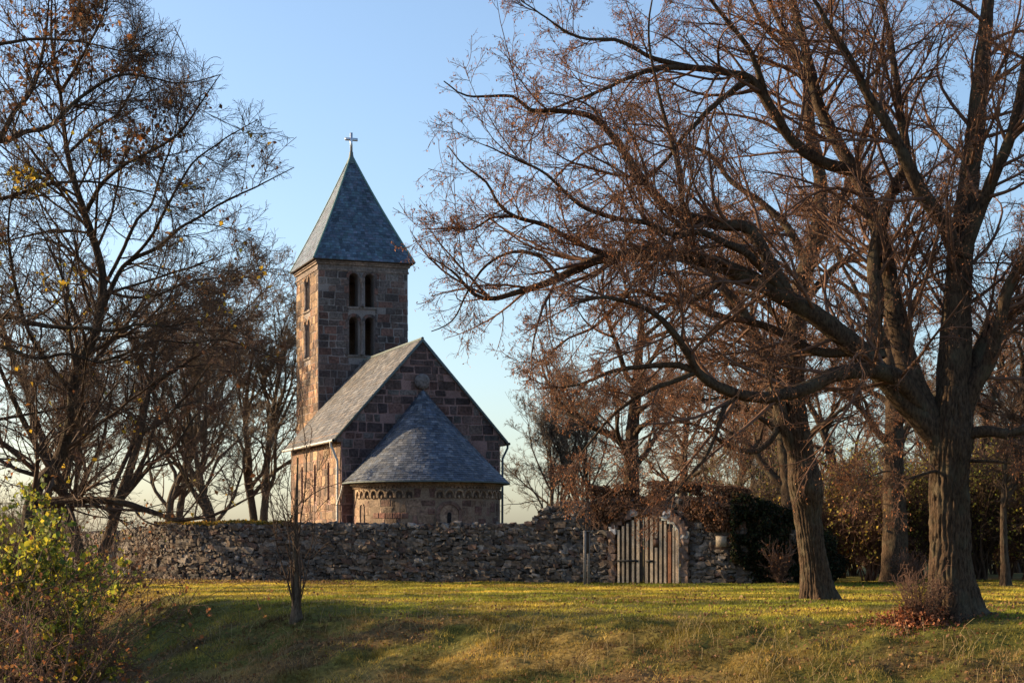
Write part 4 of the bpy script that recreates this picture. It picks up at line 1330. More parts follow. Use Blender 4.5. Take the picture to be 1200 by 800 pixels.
Y2 = 43.5
trunk2 = [(959, 716, 0.36), (957, 695, 0.35), (951, 640, 0.32), (946, 600, 0.325), (943, 560, 0.36), (938, 530, 0.31), (931, 480, 0.28), (930, 450, 0.26), (932, 400, 0.24)]
limbs2 = [
    ([(931, 440), (933, 400), (936, 350), (948, 304), (956, 280), (962, 235), (958, 187), (950, 150), (946, 75), (930, 0), (918, -80), (905, -160)], -0.5, 0.27, 0.04),
    ([(938, 545), (922, 505), (912, 470), (905, 430), (890, 400), (868, 360), (840, 330), (812, 290), (800, 250), (798, 200), (780, 150)], -1.0, 0.20, 0.02),
    ([(918, 490), (900, 520), (880, 530), (850, 520), (820, 500), (790, 495), (760, 510), (735, 540)], -2.0, 0.09, 0.012),
    ([(934, 400), (910, 370), (880, 345), (850, 345), (815, 352), (785, 385), (760, 400)], 2.0, 0.10, 0.014),
    ([(946, 310), (925, 270), (895, 240), (860, 215), (830, 180), (790, 165), (755, 130)], 1.5, 0.12, 0.014),
    ([(950, 300), (980, 250), (1000, 200), (1020, 140), (1030, 70), (1040, -10)], 2.0, 0.12, 0.016),
    ([(938, 360), (970, 320), (1000, 300), (1040, 280), (1080, 270), (1120, 240)], 2.5, 0.12, 0.014),
    ([(936, 420), (965, 400), (990, 395), (1030, 370), (1065, 365)], -2.0, 0.08, 0.012),
    ([(948, 100), (925, 60), (895, 30), (870, -20), (850, -80)], -1.0, 0.10, 0.014),
    ([(905, 430), (870, 425), (840, 400), (800, 400), (765, 420), (740, 460)], (-0.6, 1.0), 0.07, 0.012),
    ([(930, 470), (955, 455), (985, 460), (1010, 480), (1030, 500)], 1.0, 0.05, 0.012),
]
p2 = at(958, 703, Y2)
t2 = linden('linden_tree', 'leaning bare linden with a knobbly burl, right of the gate', (p2[0], p2[1]), limbs2, trunk2, Y2, rng, per_m=2.4, n2=8, n3=7, n4=2, seeds=0.55, flare=0.28, ridge=0.03,
            burls=((3.0, 0.3, 0.30, 0.16), (3.35, -0.6, 0.25, 0.10), (2.7, 2.8, 0.2, 0.08)))

# ------------------------------------------------------------------ other bare trees
def gen_tree(name, rng, H, r, hf, nl, ang, trop, lfr, per_m, n2, n3, n4, bark, twig, r3=0.008, r4=0.006, seeds=0.0, seed_cols=SEED_COLS, stems=1, spread=0.25, flare=0.15, droop=0.0, sub=4, up=0.06, seed_size=0.06, crook=0.10, l1max=3.2):
    root = empty(name, (0, 0, 0))
    mb = MB(); limbs = []
    for st in range(stems):
        a = rng.random() * 6.28
        K = 7
        pts = []
        x = np.array([0, 0, -0.3]); d = norm(np.array([math.cos(a) * spread * (stems > 1), math.sin(a) * spread * (stems > 1), 1.0]))
        for k in range(K):
            pts.append([*x, r * (1 - 0.80 * k / (K - 1)) * (0.75 if stems > 1 else 1)])
            x = x + d * (H * 0.85 / (K - 1)); d = norm(d + rng.normal(size=3) * crook + np.array([0, 0, 0.05]))
        o = resample(pts, 0.10 if H > 6 else 0.05, 0.006, rng)
        bark_tube(mb, o, rng, sides=28, ridge=0.03, flare=flare, nridge=11)
        tk = to_k(o, 24)
        P = tk[None, :, :3]; R = tk[None, :, 3]
        LP, LR = spawn(P, R, nl, rng, tr=(hf, 0.95), lf=lfr, ang=ang, K=12, wig=0.15, trop=trop, ratio=0.65, rmax=r * 0.6, rend=0.14, lmin=H * 0.12, lmax=H * 0.7, taper=0.45)
        LP2, LR2 = spawn(LP, LR, sub, rng, tr=(0.25, 0.9), lf=(0.4, 0.7), ang=(25, 55), K=10, wig=0.16, trop=trop * 0.8, ratio=0.65, rmax=r * 0.35, rend=0.2, lmin=H * 0.08, lmax=H * 0.4, taper=0.4)
        add_tubes(mb, LP, LR, 8); add_tubes(mb, LP2, np.maximum(LR2, 0.01), 6)
        limbs += [np.concatenate([LP[i], LR[i][:, None]], 1) for i in range(len(LP))]
        limbs += [np.concatenate([LP2[i], LR2[i][:, None]], 1) for i in range(len(LP2))]
        limbs.append(to_k(o[int(len(o) * 0.6):], 24))
    mb.build('trunk', M[bark], root)
    Bs = dress(limbs, rng, per_m=per_m, n2=n2, n3=n3, n4=n4, t1=(0.15, 1.0), l1=(0.3, 0.55), up=up, droop=droop, r3=r3, r4=r4, l1max=l1max, lmin1=0.6)
    crown_mesh('crown', Bs, M[twig], root)
    if seeds:
        pts = np.concatenate([twig_points(Bs[3], seeds, rng), twig_points(Bs[2], seeds * 0.7, rng)])
        m = MB(); leaf_quads(m, pts, seed_size, rng, seed_cols, hang=0.9, aspect=0.55); m.build('dry_leaves', M['dryleaf'], root)
    print(name, 'twigs', len(Bs[3][0]) or len(Bs[2][0]))
    return root
def place(o, px, py, Y, rz=0.0, s=1.0):
    p = at(px, py, Y)
    o.location = (p[0], p[1], float(ground_z(p[0], p[1]))); o.rotation_euler = (0, 0, rz); o.scale = (s, s, s)
    return o
def spot(px, Y):
    x = (px - 600) / 2000 * Y
    return (x, Y, float(ground_z(x, Y)))

rng = np.random.default_rng(31)
GB = 'bare trees round the churchyard'
GA_ = gen_tree('bare_tree', rng, 15, 0.50, 0.28, 11, (25, 60), 0.06, (0.45, 0.75), 1.2, 5, 5, 3, 'bark', 'twig', seeds=0.30, seed_size=0.07, flare=0.28)
tag(GA_, 'stout bare linden with a swollen mossy foot, between the two front lindens', 'tree', 'old bare lindens on the lawn')
GA_.location = spot(1049, 61.0); GA_.rotation_euler = (0, 0, 0.6)
c = copy_tree(GA_, spot(929, 60.5), 2.4, 0.85, 'slim bare linden at the ivy-covered wall end, half behind the leaning tree', GB)
c = copy_tree(GA_, spot(738, 74), 4.0, 0.95, 'bare tree with a twin stem rising behind the gateway', GB)
c = copy_tree(GA_, spot(1215, 66), 5.2, 1.0, 'bare linden at the far right edge, beyond the hedge of yellowing shrubs', GB)

G2 = gen_tree('bare_tree', rng, 13, 0.30, 0.18, 9, (20, 50), 0.05, (0.5, 0.8), 1.3, 5, 4, 3, 'bark_grey', 'twig_pale', stems=2, spread=0.3, r3=0.009, r4=0.007)
tag(G2, 'pale grey bare tree with forked stems behind the wall, left of the nave', 'tree', GB)
G2.location = spot(258, 72.5); G2.rotation_euler = (0, 0, 0.3); G2.scale = (0.82, 0.82, 0.84)
c = copy_tree(G2, spot(312, 100), 1.9, 1.25, 'tall fine-twigged bare tree touching the tower on its left', GB)
c = copy_tree(G2, spot(196, 95), 3.1, 1.15, 'pale bare tree behind the wall, next left from the forked one', GB)
c = copy_tree(G2, spot(60, 72), 2.6, 0.8, 'pale bare tree behind the dark foreground tree', GB)
c = copy_tree(G2, spot(640, 98), 4.4, 0.80, 'low pale bare tree in the gap between apse and wall hump', GB)
c = copy_tree(G2, spot(700, 84), 0.9, 0.70, 'small pale bare tree behind the wall hump', GB)

G3 = gen_tree('bare_tree', rng, 14, 0.31, 0.22, 10, (25, 65), 0.04, (0.5, 0.8), 1.1, 5, 4, 2, 'bark', 'twig', seeds=0.03, seed_cols=BROWN_COLS, r3=0.008, r4=0.006, stems=2, spread=0.35)
tag(G3, 'dark spreading bare tree with sunlit leaning trunks beyond the wall end', 'tree', GB)
G3.location = spot(106, 66); G3.rotation_euler = (0, 0, 2.2)
# the row of bare trees goes on outside the left picture edge
for x, y, rz, sc in [(-31, 45.6, 3.3, 0.85), (-24.5, 42.0, 0.8, 0.7)]:
    copy_tree(G3, (x, y, float(ground_z(x, y))), rz, sc, 'dark bare tree of the row outside the left picture edge', 'bare trees beyond the left edge')
# woodland behind on the right
i = 0
WL = ['bare tree of the wood showing between gate and leaning linden', 'bare tree of the wood right behind the leaning linden', 'bare tree of the wood between the leaning and the stout linden',
      'bare tree of the wood left of the largest trunk', 'bare tree of the wood right of the largest trunk', 'bare tree of the wood at the right picture edge', 'bare tree of the wood above the ivy']
for k, (px, Y, rz, s) in enumerate([(800, 105, 0.4, 0.85), (905, 98, 1.4, 0.9), (985, 92, 2.0, 0.85), (1075, 100, 3.6, 0.95), (1145, 88, 4.1, 0.9), (1220, 96, 5.3, 1.0), (862, 112, 5.9, 0.8)]):
    copy_tree(G2 if k % 2 else GA_, spot(px, Y), rz, s, WL[k], 'trees of the wood behind')

# ------------------------------------------------------------------ the dark tree in the left foreground
rng = np.random.default_rng(47)
Y3 = 24.0
p3 = at(22, 740, Y3)
bz = float(ground_z(p3[0], p3[1]))
root = tag(empty('foreground_tree', (p3[0], p3[1], bz)), 'dark bare tree arching in from the left edge, a few brown and yellow leaves left', 'tree')
rel = np.array([p3[0], p3[1], bz])
L3 = [
    ([(18, 830), (22, 740), (37, 590), (69, 537), (84, 487), (88, 437), (112, 387), (120, 331), (112, 290), (95, 240), (80, 180), (70, 110), (60, 40), (62, -40)], 0.0, 0.135, 0.03),
    ([(38, 590), (75, 586), (106, 585), (130, 586), (150, 590), (180, 600), (206, 609), (228, 607), (250, 602), (272, 592), (300, 578), (318, 572)], (0.0, -2.0), 0.075, 0.012),
    ([(110, 388), (130, 340), (150, 308), (185, 290), (210, 267), (232, 255), (260, 238), (285, 226), (302, 218), (322, 207), (345, 196)], (0.0, 1.0), 0.06, 0.007),
    ([(118, 345), (140, 300), (160, 258), (178, 240), (190, 200), (203, 165), (212, 125), (222, 88)], (0.0, 1.5), 0.045, 0.007),
    ([(150, 308), (175, 280), (192, 248), (215, 205), (230, 186), (255, 168), (280, 153), (302, 140)], (0.3, -0.8), 0.04, 0.006),
    ([(100, 250), (120, 215), (150, 190), (190, 170), (215, 150), (235, 120), (258, 88)], (0.0, -1.5), 0.05, 0.006),
    ([(-40, 150), (0, 166), (30, 155), (57, 149), (90, 118), (120, 97), (144, 88), (180, 92), (205, 97), (227, 96), (258, 87)], (-1.0, 0.8), 0.06, 0.006),
    ([(-40, 175), (-5, 168), (18, 130), (35, 109), (45, 80), (55, 30), (58, -30)], (-1.0, 0.5), 0.07, 0.02),
    ([(-60, 240), (-10, 235), (20, 228), (60, 215), (110, 213), (150, 222), (190, 232)], (-1.5, 0.5), 0.05, 0.007),
    ([(-60, 410), (0, 372), (35, 378), (62, 382), (100, 384), (128, 387), (160, 380), (200, 382), (240, 372)], (-1.2, -0.5), 0.07, 0.008),
    ([(-50, 400), (0, 405), (40, 420), (80, 415), (120, 425), (160, 420)], (-1.5, 0.0), 0.05, 0.008),
    ([(120, 340), (150, 348), (185, 345), (220, 330), (255, 325), (285, 312)], (0.1, 1.0), 0.04, 0.007),
    ([(86, 460), (60, 430), (30, 380), (15, 320), (10, 260), (20, 190)], (0.0, -1.5), 0.06, 0.012),
    ([(60, 550), (30, 500), (8, 450), (-20, 380), (-30, 300)], (0.0, -1.0), 0.07, 0.02),
    ([(90, 430), (140, 418), (180, 400), (220, 402), (262, 398), (300, 410), (325, 420)], (0.0, -1.0), 0.035, 0.007),
    ([(70, 110), (100, 60), (120, 20), (135, -30)], (0.0, -1.0), 0.04, 0.01),
    ([(80, 180), (110, 150), (140, 130), (165, 80), (170, 40)], (0.0, 1.0), 0.035, 0.008),
    ([(-40, 60), (10, 50), (50, 45), (100, 50), (140, 60), (165, 55)], (-1.0, 0.0), 0.04, 0.008),
    ([(-40, 500), (10, 490), (60, 480), (110, 470), (150, 480)], (-1.0, 0.6), 0.04, 0.008),
]
mb = MB(); limbs = []
for k, (pix, dY, r0, r1) in enumerate(L3):
    l = limb(pix, rng, Y3 + (dY[0] if isinstance(dY, tuple) else 0), dY[1] if isinstance(dY, tuple) else dY, r0 * (0.9 if k < 2 else 0.68), min(r1, 0.006), rel, step=0.09, wob=0.006)
    limbs.append(l); bark_tube(mb, l, rng, sides=24 if k == 0 else 10, ridge=0.015, nridge=9, flare=0.1 if k == 0 else 0)
mb.build('trunk', mat_bark('dark_bark', (0.018, 0.013, 0.010), (0.085, 0.058, 0.040)), root)
Bs = dress(limbs, rng, per_m=4.5, n2=9, n3=6, n4=2, t1=(0.08, 1.0), l1=(0.25, 0.5), up=0.05, r3=0.0040, r4=0.0028, l1max=2.3, lmin1=0.4,
           keep=outline(rel, [-60, 0, 30, 60, 85, 100, 140, 180, 200, 230, 300, 400, 570, 610, 640], [175, 190, 212, 235, 285, 292, 328, 348, 368, 345, 345, 348, 340, 260, 130], -1))
crown_mesh('crown', Bs, M['twig_dark'], root)
m = MB()
tp = np.concatenate([twig_points(Bs[3], 1.0, rng), twig_points(Bs[2], 1.0, rng)]) + rel
qx = 600 + 2000 * tp[:, 0] / tp[:, 1]; qy = HORIZON - 2000 * (tp[:, 2] - EYE) / tp[:, 1]
cl = fbm(tp * 1.6, 55, 2)
dens = np.clip(1.1 - np.hypot((qx - 120) / 75, (qy - 45) / 55), 0, 1) + 0.8 * np.clip(1.1 - np.hypot((qx - 165) / 60, (qy - 165) / 40), 0, 1) + 0.5 * np.clip(1 - np.hypot((qx - 30) / 90, (qy - 60) / 120), 0, 1) + 0.05
k = (rng.random(len(tp)) < dens * 0.55) & (cl > 0.46)
leaf_quads(m, tp[k] - rel, 0.070, rng, BROWN_COLS, hang=0.5, aspect=0.75)
dens = 0.9 * np.clip(1.1 - np.hypot((qx - 75) / 30, (qy - 325) / 26), 0, 1) + 0.8 * np.clip(1.1 - np.hypot((qx - 22) / 35, (qy - 210) / 20), 0, 1) + 0.02 * (qy > 150)
k = (rng.random(len(tp)) < dens * 0.5) & (cl > 0.45)
leaf_quads(m, tp[k] - rel, 0.075, rng, YELLOW_COLS, hang=0.4, aspect=0.8)
m.build('withered_leaves', M['leaf'], root)
print('foreground twigs', len(Bs[3][0]))

# ------------------------------------------------------------------ shrubs
def shrub(name, rng, H, ns, spread, r, K=9, per=7, n2=5, n3=3, twig='twig', leaves=None, leaf_size=0.05, leaf_frac=0.5, aspect=0.8, hang=0.3, r2=0.006, r3=0.004, trop=0.08, bend=0.12, leaf_lo=0.0, curve=0.0, leafmat='leaf', lf1=(0.3, 0.55), ang1=(20, 55)):
    root = empty(name, (0, 0, 0))
    a = rng.random(ns) * 6.283
    d = norm(np.stack([np.cos(a) * spread, np.sin(a) * spread, np.ones(ns)], 1) * (0.4 + 0.6 * rng.random((ns, 1))) + np.array([0, 0, 0.3]))
    P = np.zeros((ns, K, 3)); P[:, 0, :2] = rng.normal(size=(ns, 2)) * 0.10 * spread * H * 0.5; P[:, 0, 2] = -0.1
    L_ = H * (0.65 + 0.45 * rng.random(ns))
    for k in range(1, K):
        P[:, k] = P[:, k - 1] + d * (L_ / (K - 1))[:, None]
        d = norm(d + rng.normal(size=d.shape) * bend + np.array([0, 0, trop - curve * k / K]))
    R = r * (0.6 + 0.5 * rng.random((ns, 1))) * (1 - 0.8 * np.linspace(0, 1, K))[None, :]
    m = MB(); add_tubes(m, P, np.maximum(R, r2), 6); m.build('stems', M[twig], root)
    B1 = spawn(P, R, per, rng, tr=(0.15, 1.0), lf=lf1, ang=ang1, K=6, wig=0.2, trop=trop * 0.8 - curve * 0.6, ratio=0.7, rmax=0.03, rend=0.4, lmin=0.2, lmax=H * 0.5, taper=0.4)
    B2 = spawn(*B1, n2, rng, tr=(0.15, 1.0), lf=(0.35, 0.65), ang=(25, 60), K=5, wig=0.2, trop=trop * 0.4 - curve * 0.4, ratio=0.7, rmax=r2, rend=0.5, lmin=0.12, lmax=H * 0.3, taper=0.3)
    B3 = spawn(*B2, n3, rng, tr=(0.2, 1.0), lf=(0.4, 0.7), ang=(25, 60), K=3, wig=0.2, trop=0.0, ratio=0.8, rmax=r3, rend=0.6, lmin=0.06, lmax=0.4, taper=0.3)
    B1[1][:] = np.maximum(B1[1], r2); B2[1][:] = np.maximum(B2[1], r3); B3[1][:] = np.maximum(B3[1], r3 * 0.7)
    m = MB(); add_tubes(m, *B1, 4); add_tubes(m, *B2, 3); add_tubes(m, *B3, 3); m.build('twigs', M[twig], root)
    if leaves is not None:
        pts = np.concatenate([twig_points(B3, leaf_frac, rng), twig_points(B2, leaf_frac, rng), twig_points(B3, leaf_frac * 0.6, rng)])
        cl = fbm(pts * 1.5, 91, 2)
        pts = pts[(pts[:, 2] > leaf_lo * H) & (cl > 0.38)]
        m = MB(); leaf_quads(m, pts, leaf_size, rng, leaves, hang=hang, aspect=aspect); m.build('foliage', M[leafmat], root)
    return root

rng = np.random.default_rng(61)
# sapling on the bank in front of the wall
s = shrub('sapling', rng, 5.3, 7, 0.20, 0.028, K=12, per=8, n2=4, n3=2, twig='twig_dark', trop=0.07, bend=0.09, r2=0.007, r3=0.005, lf1=(0.14, 0.36), ang1=(18, 48))
tag(s, 'slim upright leafless sapling on the grass bank before the wall', 'sapling')
s.location = spot(347, 39.6); s.location.z -= 0.02
m = MB()
o = resample([(0, 0, -0.2, 0.13), (0, 0, 0.25, 0.095), (0.02, 0, 0.8, 0.075), (-0.02, 0, 1.6, 0.06), (0.0, 0.02, 2.6, 0.045), (0.04, 0, 3.8, 0.015)], 0.06, 0.003, rng)
bark_tube(m, o, rng, sides=18, ridge=0.01, nridge=7, flare=0.06); m.build('trunk', M['bark_grey'], s)

# foreground shrub with yellow-green leaves, lower left, and brambles below it
YG = [('yellowing_shrub', 8, 17.5, 'yellow-green leafy shrub at the left picture edge below the arching branch', 3.7, 0.2),
      ('yellowing_shrub', 58, 18.0, 'sunlit yellow-green shrub leaning towards the wall end', 3.5, 2.3)]
first = None
for k, (nm, px, Y, lb, H, rz) in enumerate(YG):
    s = shrub(nm, rng, H, 15, 0.13, 0.020, per=10, n2=7, n3=5, twig='twig_dark', leaves=YGREEN_COLS * 1.15, leaf_size=0.062, leaf_frac=1.0, aspect=0.85, leaf_lo=0.62, r2=0.004, r3=0.0028, hang=0.5, bend=0.12, lf1=(0.16, 0.34))
    tag(s, lb, 'shrub', 'yellowing shrubs lower left'); s.location = spot(px, Y); s.rotation_euler = (0, 0, rz)
BR = [(5, 15.5, 3.6, 'bramble thicket of thin stems at the bottom left corner'), (48, 17.0, 3.5, 'bramble thicket below the yellow-green shrub, second from the left corner'), (70, 18.5, 2.7, 'low bramble thicket with reddish leaves where the grass bank begins'), (30, 20.5, 4.4, 'taller tangle of bare stems behind the brambles at the left edge'), (66, 23.5, 4.0, 'tangle of bare stems between brambles and wall end')]
for k, (px, Y, H, lb) in enumerate(BR):
    s = shrub('bramble', rng, H, 40, 0.16, 0.010, per=9, n2=4, n3=2, twig='twig_dark' if k % 2 else 'twig', leaves=np.concatenate([BROWN_COLS, BROWN_COLS, SEED_COLS[:2], YGREEN_COLS[1:4] * 0.7]), leaf_size=0.05, leaf_frac=0.34, r2=0.0034, r3=0.0024, trop=0.05, curve=0.13, bend=0.17, lf1=(0.12, 0.28))
    tag(s, lb, 'bramble', 'brambles lower left'); s.location = spot(px, Y); s.rotation_euler = (0, 0, k * 1.3)

# reddish suckers and dead leaves round the foot of the largest linden
s = shrub('sucker_shoots', rng, 1.15, 70, 0.75, 0.009, per=3, n2=2, n3=1, twig='twig', leaves=None, r2=0.005, r3=0.004, trop=0.03, bend=0.08)
sx = spot(1078, 34.3); s.location = sx
tag(s, 'red-brown sucker shoots and dead leaves at the foot of the largest linden', 'shoots')
n = 3200
a = rng.random(n) * 6.283; rr = np.abs(rng.normal(size=n)) * 0.62
lp = np.stack([np.cos(a) * rr * (0.95 + 0.3 * np.sin(3 * a)) - 0.05, np.sin(a) * rr * 0.7, np.zeros(n)], 1)
lp[:, 2] = ground_z(lp[:, 0] + sx[0], lp[:, 1] + sx[1]) - sx[2] + rng.random(n) ** 1.4 * 0.34 * np.clip(1 - rr ** 2, 0.03, 1) + 0.01
m = MB(); leaf_quads(m, lp, 0.075, rng, np.array([[0.30, 0.105, 0.045], [0.22, 0.08, 0.04], [0.36, 0.15, 0.07], [0.14, 0.06, 0.035]]), hang=0.1, aspect=0.7); m.build('dead_leaves', M['dryleaf'], s)
s = shrub('red_shoots', rng, 1.35, 40, 0.45, 0.012, per=4, n2=2, n3=1, twig='twig', leaves=SEED_COLS * 0.8, leaf_size=0.08, leaf_frac=0.25, r2=0.008, r3=0.006, trop=0.06)
tag(s, 'tuft of reddish shoots in front of the dark ivy', 'shoots'); s.location = spot(913, 57.5)
s = shrub('sucker_shoots', rng, 1.2, 40, 0.6, 0.012, per=4, n2=2, n3=1, twig='twig', leaves=SEED_COLS * 0.7, leaf_size=0.08, leaf_frac=0.2, r2=0.008, r3=0.006, trop=0.04)
tag(s, 'dull brown sucker shoots at the foot of the stout middle linden', 'shoots'); s.location = spot(1066, 59.3)
# pale brush over the ivy and a thin dark trunk at the right
s = shrub('pale_brush', rng, 5.4, 26, 0.5, 0.05, per=8, n2=5, n3=3, twig='twig_pale', leaves=YGREEN_COLS * 0.6, leaf_size=0.10, leaf_frac=0.12, r2=0.010, r3=0.008, trop=0.04)
tag(s, 'pale bare brushwood rising above the ivy wall end', 'shrub'); s.location = spot(868, 66)
for k, (px, Y, sc) in enumerate([(80, 84, 0.5), (48, 76, 0.5), (12, 70, 0.5), (-25, 66, 0.5), (40, 92, 0.6), (70, 104, 0.7), (5, 94, 0.7)]):
    copy_tree(s, spot(px, Y), k * 2.1, sc, 'bare brushwood of the thicket beyond the left wall end', 'brushwood beyond the left wall end')

# unseen bushes added outside the left picture edge to shade the bank
E1 = None
for k, (x, y, s_) in enumerate([(-15.8, 42.0, 1.15), (-17.5, 45.0, 1.35), (-16.8, 39.0, 1.2), (-20.5, 48.0, 1.3), (-14.6, 39.0, 0.8), (-22.0, 43.6, 1.9), (-28.5, 45.0, 2.1), (-27.0, 40.5, 1.9)]):
    if E1 is None:
        E1 = o = shrub('shade_bush', rng, 4.6, 22, 0.4, 0.05, per=9, n2=6, n3=4, twig='twig_dark', leaves=np.array([[0.04, 0.06, 0.02], [0.06, 0.08, 0.025]]), leaf_size=0.14, leaf_frac=0.9, r2=0.012, r3=0.009, trop=0.05, aspect=0.9)
        tag(o, 'unseen green bush added outside the left picture edge to shade the bank', 'shrub', 'unseen bushes added beyond the left edge'); o.location = (x, y, float(ground_z(x, y)))
    else:
        copy_tree(E1, (x, y, float(ground_z(x, y))), k * 1.7, s_, 'unseen green bush added outside the left picture edge to shade the bank', 'unseen bushes added beyond the left edge')

# hedge of autumn shrubs behind the lindens
HCOL = np.array([[0.48, 0.36, 0.07], [0.36, 0.30, 0.06], [0.52, 0.36, 0.08], [0.22, 0.20, 0.05], [0.40, 0.26, 0.07], [0.30, 0.30, 0.06]])
h1 = shrub('hedge_shrub', rng, 4.6, 22, 0.5, 0.05, per=9, n2=6, n3=4, twig='twig', leaves=HCOL, leaf_size=0.10, leaf_frac=0.34, r2=0.012, r3=0.009, trop=0.05, aspect=0.9)
h2 = shrub('hedge_shrub', rng, 5.6, 22, 0.45, 0.06, per=9, n2=6, n3=4, twig='twig_dark', leaves=HCOL * np.array([0.75, 0.9, 0.8]), leaf_size=0.10, leaf_frac=0.28, r2=0.012, r3=0.009, trop=0.06, aspect=0.9)
HS0 = [(952, 70, 0, 0.85), (985, 74, 1, 0.8), (1018, 69, 0, 0.9), (1075, 70, 1, 0.8), (1100, 76, 0, 1.0), (1150, 69, 1, 0.9), (1178, 74, 0, 0.95), (1212, 68, 1, 0.95), (1245, 71, 0, 1.0), (930, 80, 1, 0.9), (1035, 82, 1, 1.0), (1135, 82, 0, 1.1), (1195, 84, 1, 1.1), (880, 78, 0, 0.7), (1280, 72, 1, 1.0), (968, 77, 1, 0.6), (1000, 78, 0, 0.6), (1062, 76, 1, 0.55), (1125, 79, 0, 0.6), (1165, 80, 1, 0.65)]
HS = [(a, b - 5.5, c_, d) for a, b, c_, d in HS0]
for k, (px, Y, w, s) in enumerate(HS):
    src = h2 if w else h1
    lb = 'dense yellow-brown shrub of the hedge behind the lindens' if not w else 'thinner olive-brown shrub of the hedge behind the lindens'
    g = 'yellow-brown hedge shrubs' if not w else 'olive-brown hedge shrubs'
    if k in (0, 1):
        o = (h1, h2)[w]; o.location = spot(px, Y); o.scale = (s,) * 3; tag(o, lb, 'shrub', g)
    else:
        copy_tree(src, spot(px, Y), k * 1.7, s, lb, g)
s = shrub('orange_shrub', rng, 2.9, 16, 0.35, 0.03, per=8, n2=5, n3=3, twig='twig', leaves=np.array([[0.40, 0.16, 0.04], [0.30, 0.12, 0.03], [0.36, 0.2, 0.05]]), leaf_size=0.10, leaf_frac=0.6, r2=0.01, r3=0.007)
tag(s, 'small orange-leaved shrub beside the leaning linden', 'shrub'); s.location = spot(968, 66)
G5 = gen_tree('thin_tree', rng, 7, 0.16, 0.4, 7, (30, 60), 0.05, (0.4, 0.6), 1.6, 5, 3, 0, 'bark', 'twig_dark', r3=0.012, sub=3)
tag(G5, 'thin dark young tree near the right picture edge', 'tree'); G5.location = spot(1178, 57.5)

# ------------------------------------------------------------------ grass and fallen leaves
rng = np.random.default_rng(71)
def scatter(n, x0, x1, y0, y1):
    x = rng.uniform(x0, x1, n); y = y0 + (y1 - y0) * rng.random(n) ** 1.25
    keep = np.abs(x / y) < 0.46
    return x[keep], y[keep]
x, y = scatter(880000, -25, 29, 27.5, 64)
st, li = patch_masks(x, y)
tuft = fbm(np.stack([x * 1.8, y * 1.8, 0 * x], -1), 5, 3)
keep = rng.random(len(x)) < np.clip(1.15 - 0.95 * li, 0.1, 1) * np.clip(0.2 + (tuft - 0.3) * 3.0, 0.15, 1)
x, y, st, li, tuft = x[keep], y[keep], st[keep], li[keep], tuft[keep]
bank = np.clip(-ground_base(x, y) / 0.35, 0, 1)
h = (0.030 + 0.040 * rng.random(len(x))) * (1 + 0.6 * bank * (0.3 + tuft) + 1.2 * bank * np.clip(tuft - 0.58, 0, 1) * 4)
z = ground_z(x, y) - 0.005
a = rng.random(len(x)) * 6.283
w = (0.006 + 0.006 * rng.random(len(x))) * (y / 38)
lean = rng.normal(size=(len(x), 2)) * (0.55 * h)[:, None]
b0 = np.stack([x - np.cos(a) * w, y - np.sin(a) * w, z], 1); b1 = np.stack([x + np.cos(a) * w, y + np.sin(a) * w, z], 1)
tp = np.stack([x + lean[:, 0], y + lean[:, 1], z + h], 1)
pk = st * 0.62 + 0.30 * (rng.random(len(x)) - 0.4)
pk = np.clip(pk + 0.30 * bank, 0, 1)[:, None]
gcol = np.array([[0.18, 0.195, 0.016]]); scol = np.array([[0.58, 0.40, 0.055]])
pt = fbm(np.stack([x * 1.1, y * 1.5, 0 * x + 3], -1), 44, 3)
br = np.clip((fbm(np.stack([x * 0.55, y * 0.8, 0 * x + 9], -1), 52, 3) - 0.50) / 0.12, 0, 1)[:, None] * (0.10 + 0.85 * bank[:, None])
gcol = gcol * (1 - bank[:, None]) + np.array([[0.095, 0.105, 0.018]]) * bank[:, None]; scol = scol * (1 - bank[:, None]) + np.array([[0.42, 0.28, 0.060]]) * bank[:, None]  # bank blades darker and browner: coarse dead grass, with shade put into the colour
col = gcol * (1 - pk) + scol * pk
col = col * (1 - br) + np.array([[0.22, 0.135, 0.052]]) * br
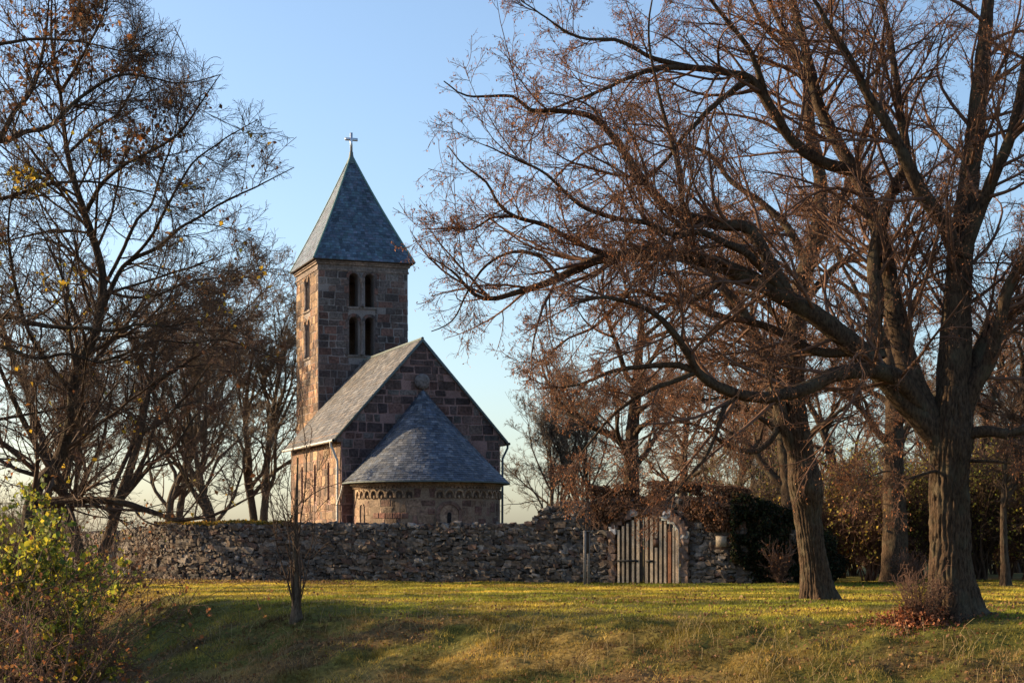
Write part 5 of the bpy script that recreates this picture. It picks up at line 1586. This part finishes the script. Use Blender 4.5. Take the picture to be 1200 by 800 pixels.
col = col * ((0.40 - 0.12 * bank) + (1.2 + 0.1 * bank) * np.clip((pt - 0.30) / 0.40, 0, 1))[:, None] * rng.uniform(0.75, 1.25, (len(x), 1))
m = MB()
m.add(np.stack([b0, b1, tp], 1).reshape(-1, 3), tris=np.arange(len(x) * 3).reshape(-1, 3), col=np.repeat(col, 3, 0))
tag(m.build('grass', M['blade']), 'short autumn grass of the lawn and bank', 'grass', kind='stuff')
print('blades', len(x))
# tall dry stalks on the bank
x, y = scatter(2600, -16, 14, 29, 42)
k = (ground_base(x, y) < -0.15) & (fbm(np.stack([x * 0.8, y * 0.8, 0 * x], -1), 15, 2) > 0.52)
x, y = x[k], y[k]
K = 4
d = rng.normal(size=(len(x), 2)) * 0.12; hh = rng.uniform(0.15, 0.45, len(x))
P = np.stack([np.stack([x + d[:, 0] * t * t, y + d[:, 1] * t * t, ground_z(x, y) + hh * t], 1) for t in np.linspace(0, 1, K)], 1)
m = MB(); add_tubes(m, P, np.full((len(x), K), 0.004), 3); m.c = [np.tile(np.array([[0.34, 0.26, 0.13]], np.float32), (len(q), 1)) for q in m.v]
tag(m.build('dry_stalks', M['blade']), 'dry pale grass stalks standing on the bank', 'grass', kind='stuff')
# fallen leaves
x, y = scatter(120000, -23, 24, 28, 63)
st, li = patch_masks(x, y)
under = np.exp(-((x - 8.5) ** 2 + (y - 37) ** 2) / 60)
k = rng.random(len(x)) < 0.025 + 0.75 * li + 0.22 * under * np.clip(fbm(np.stack([x * 0.9, y * 0.9, 0 * x], -1), 8, 2) * 3 - 1, 0, 1) + 0.05 * np.clip(-ground_base(x, y), 0, 1)
x, y = x[k], y[k]
pos = np.stack([x, y, ground_z(x, y) + 0.015 + 0.04 * rng.random(len(x))], 1)
m = MB(); leaf_quads(m, pos, 0.07, rng, np.array([[0.22, 0.11, 0.045], [0.16, 0.075, 0.035], [0.28, 0.17, 0.07], [0.12, 0.06, 0.03], [0.20, 0.12, 0.05]]), hang=-0.05, aspect=0.75)
tag(m.build('fallen_leaves', M['dryleaf']), 'brown fallen leaves scattered over the grass', 'leaves', kind='stuff')
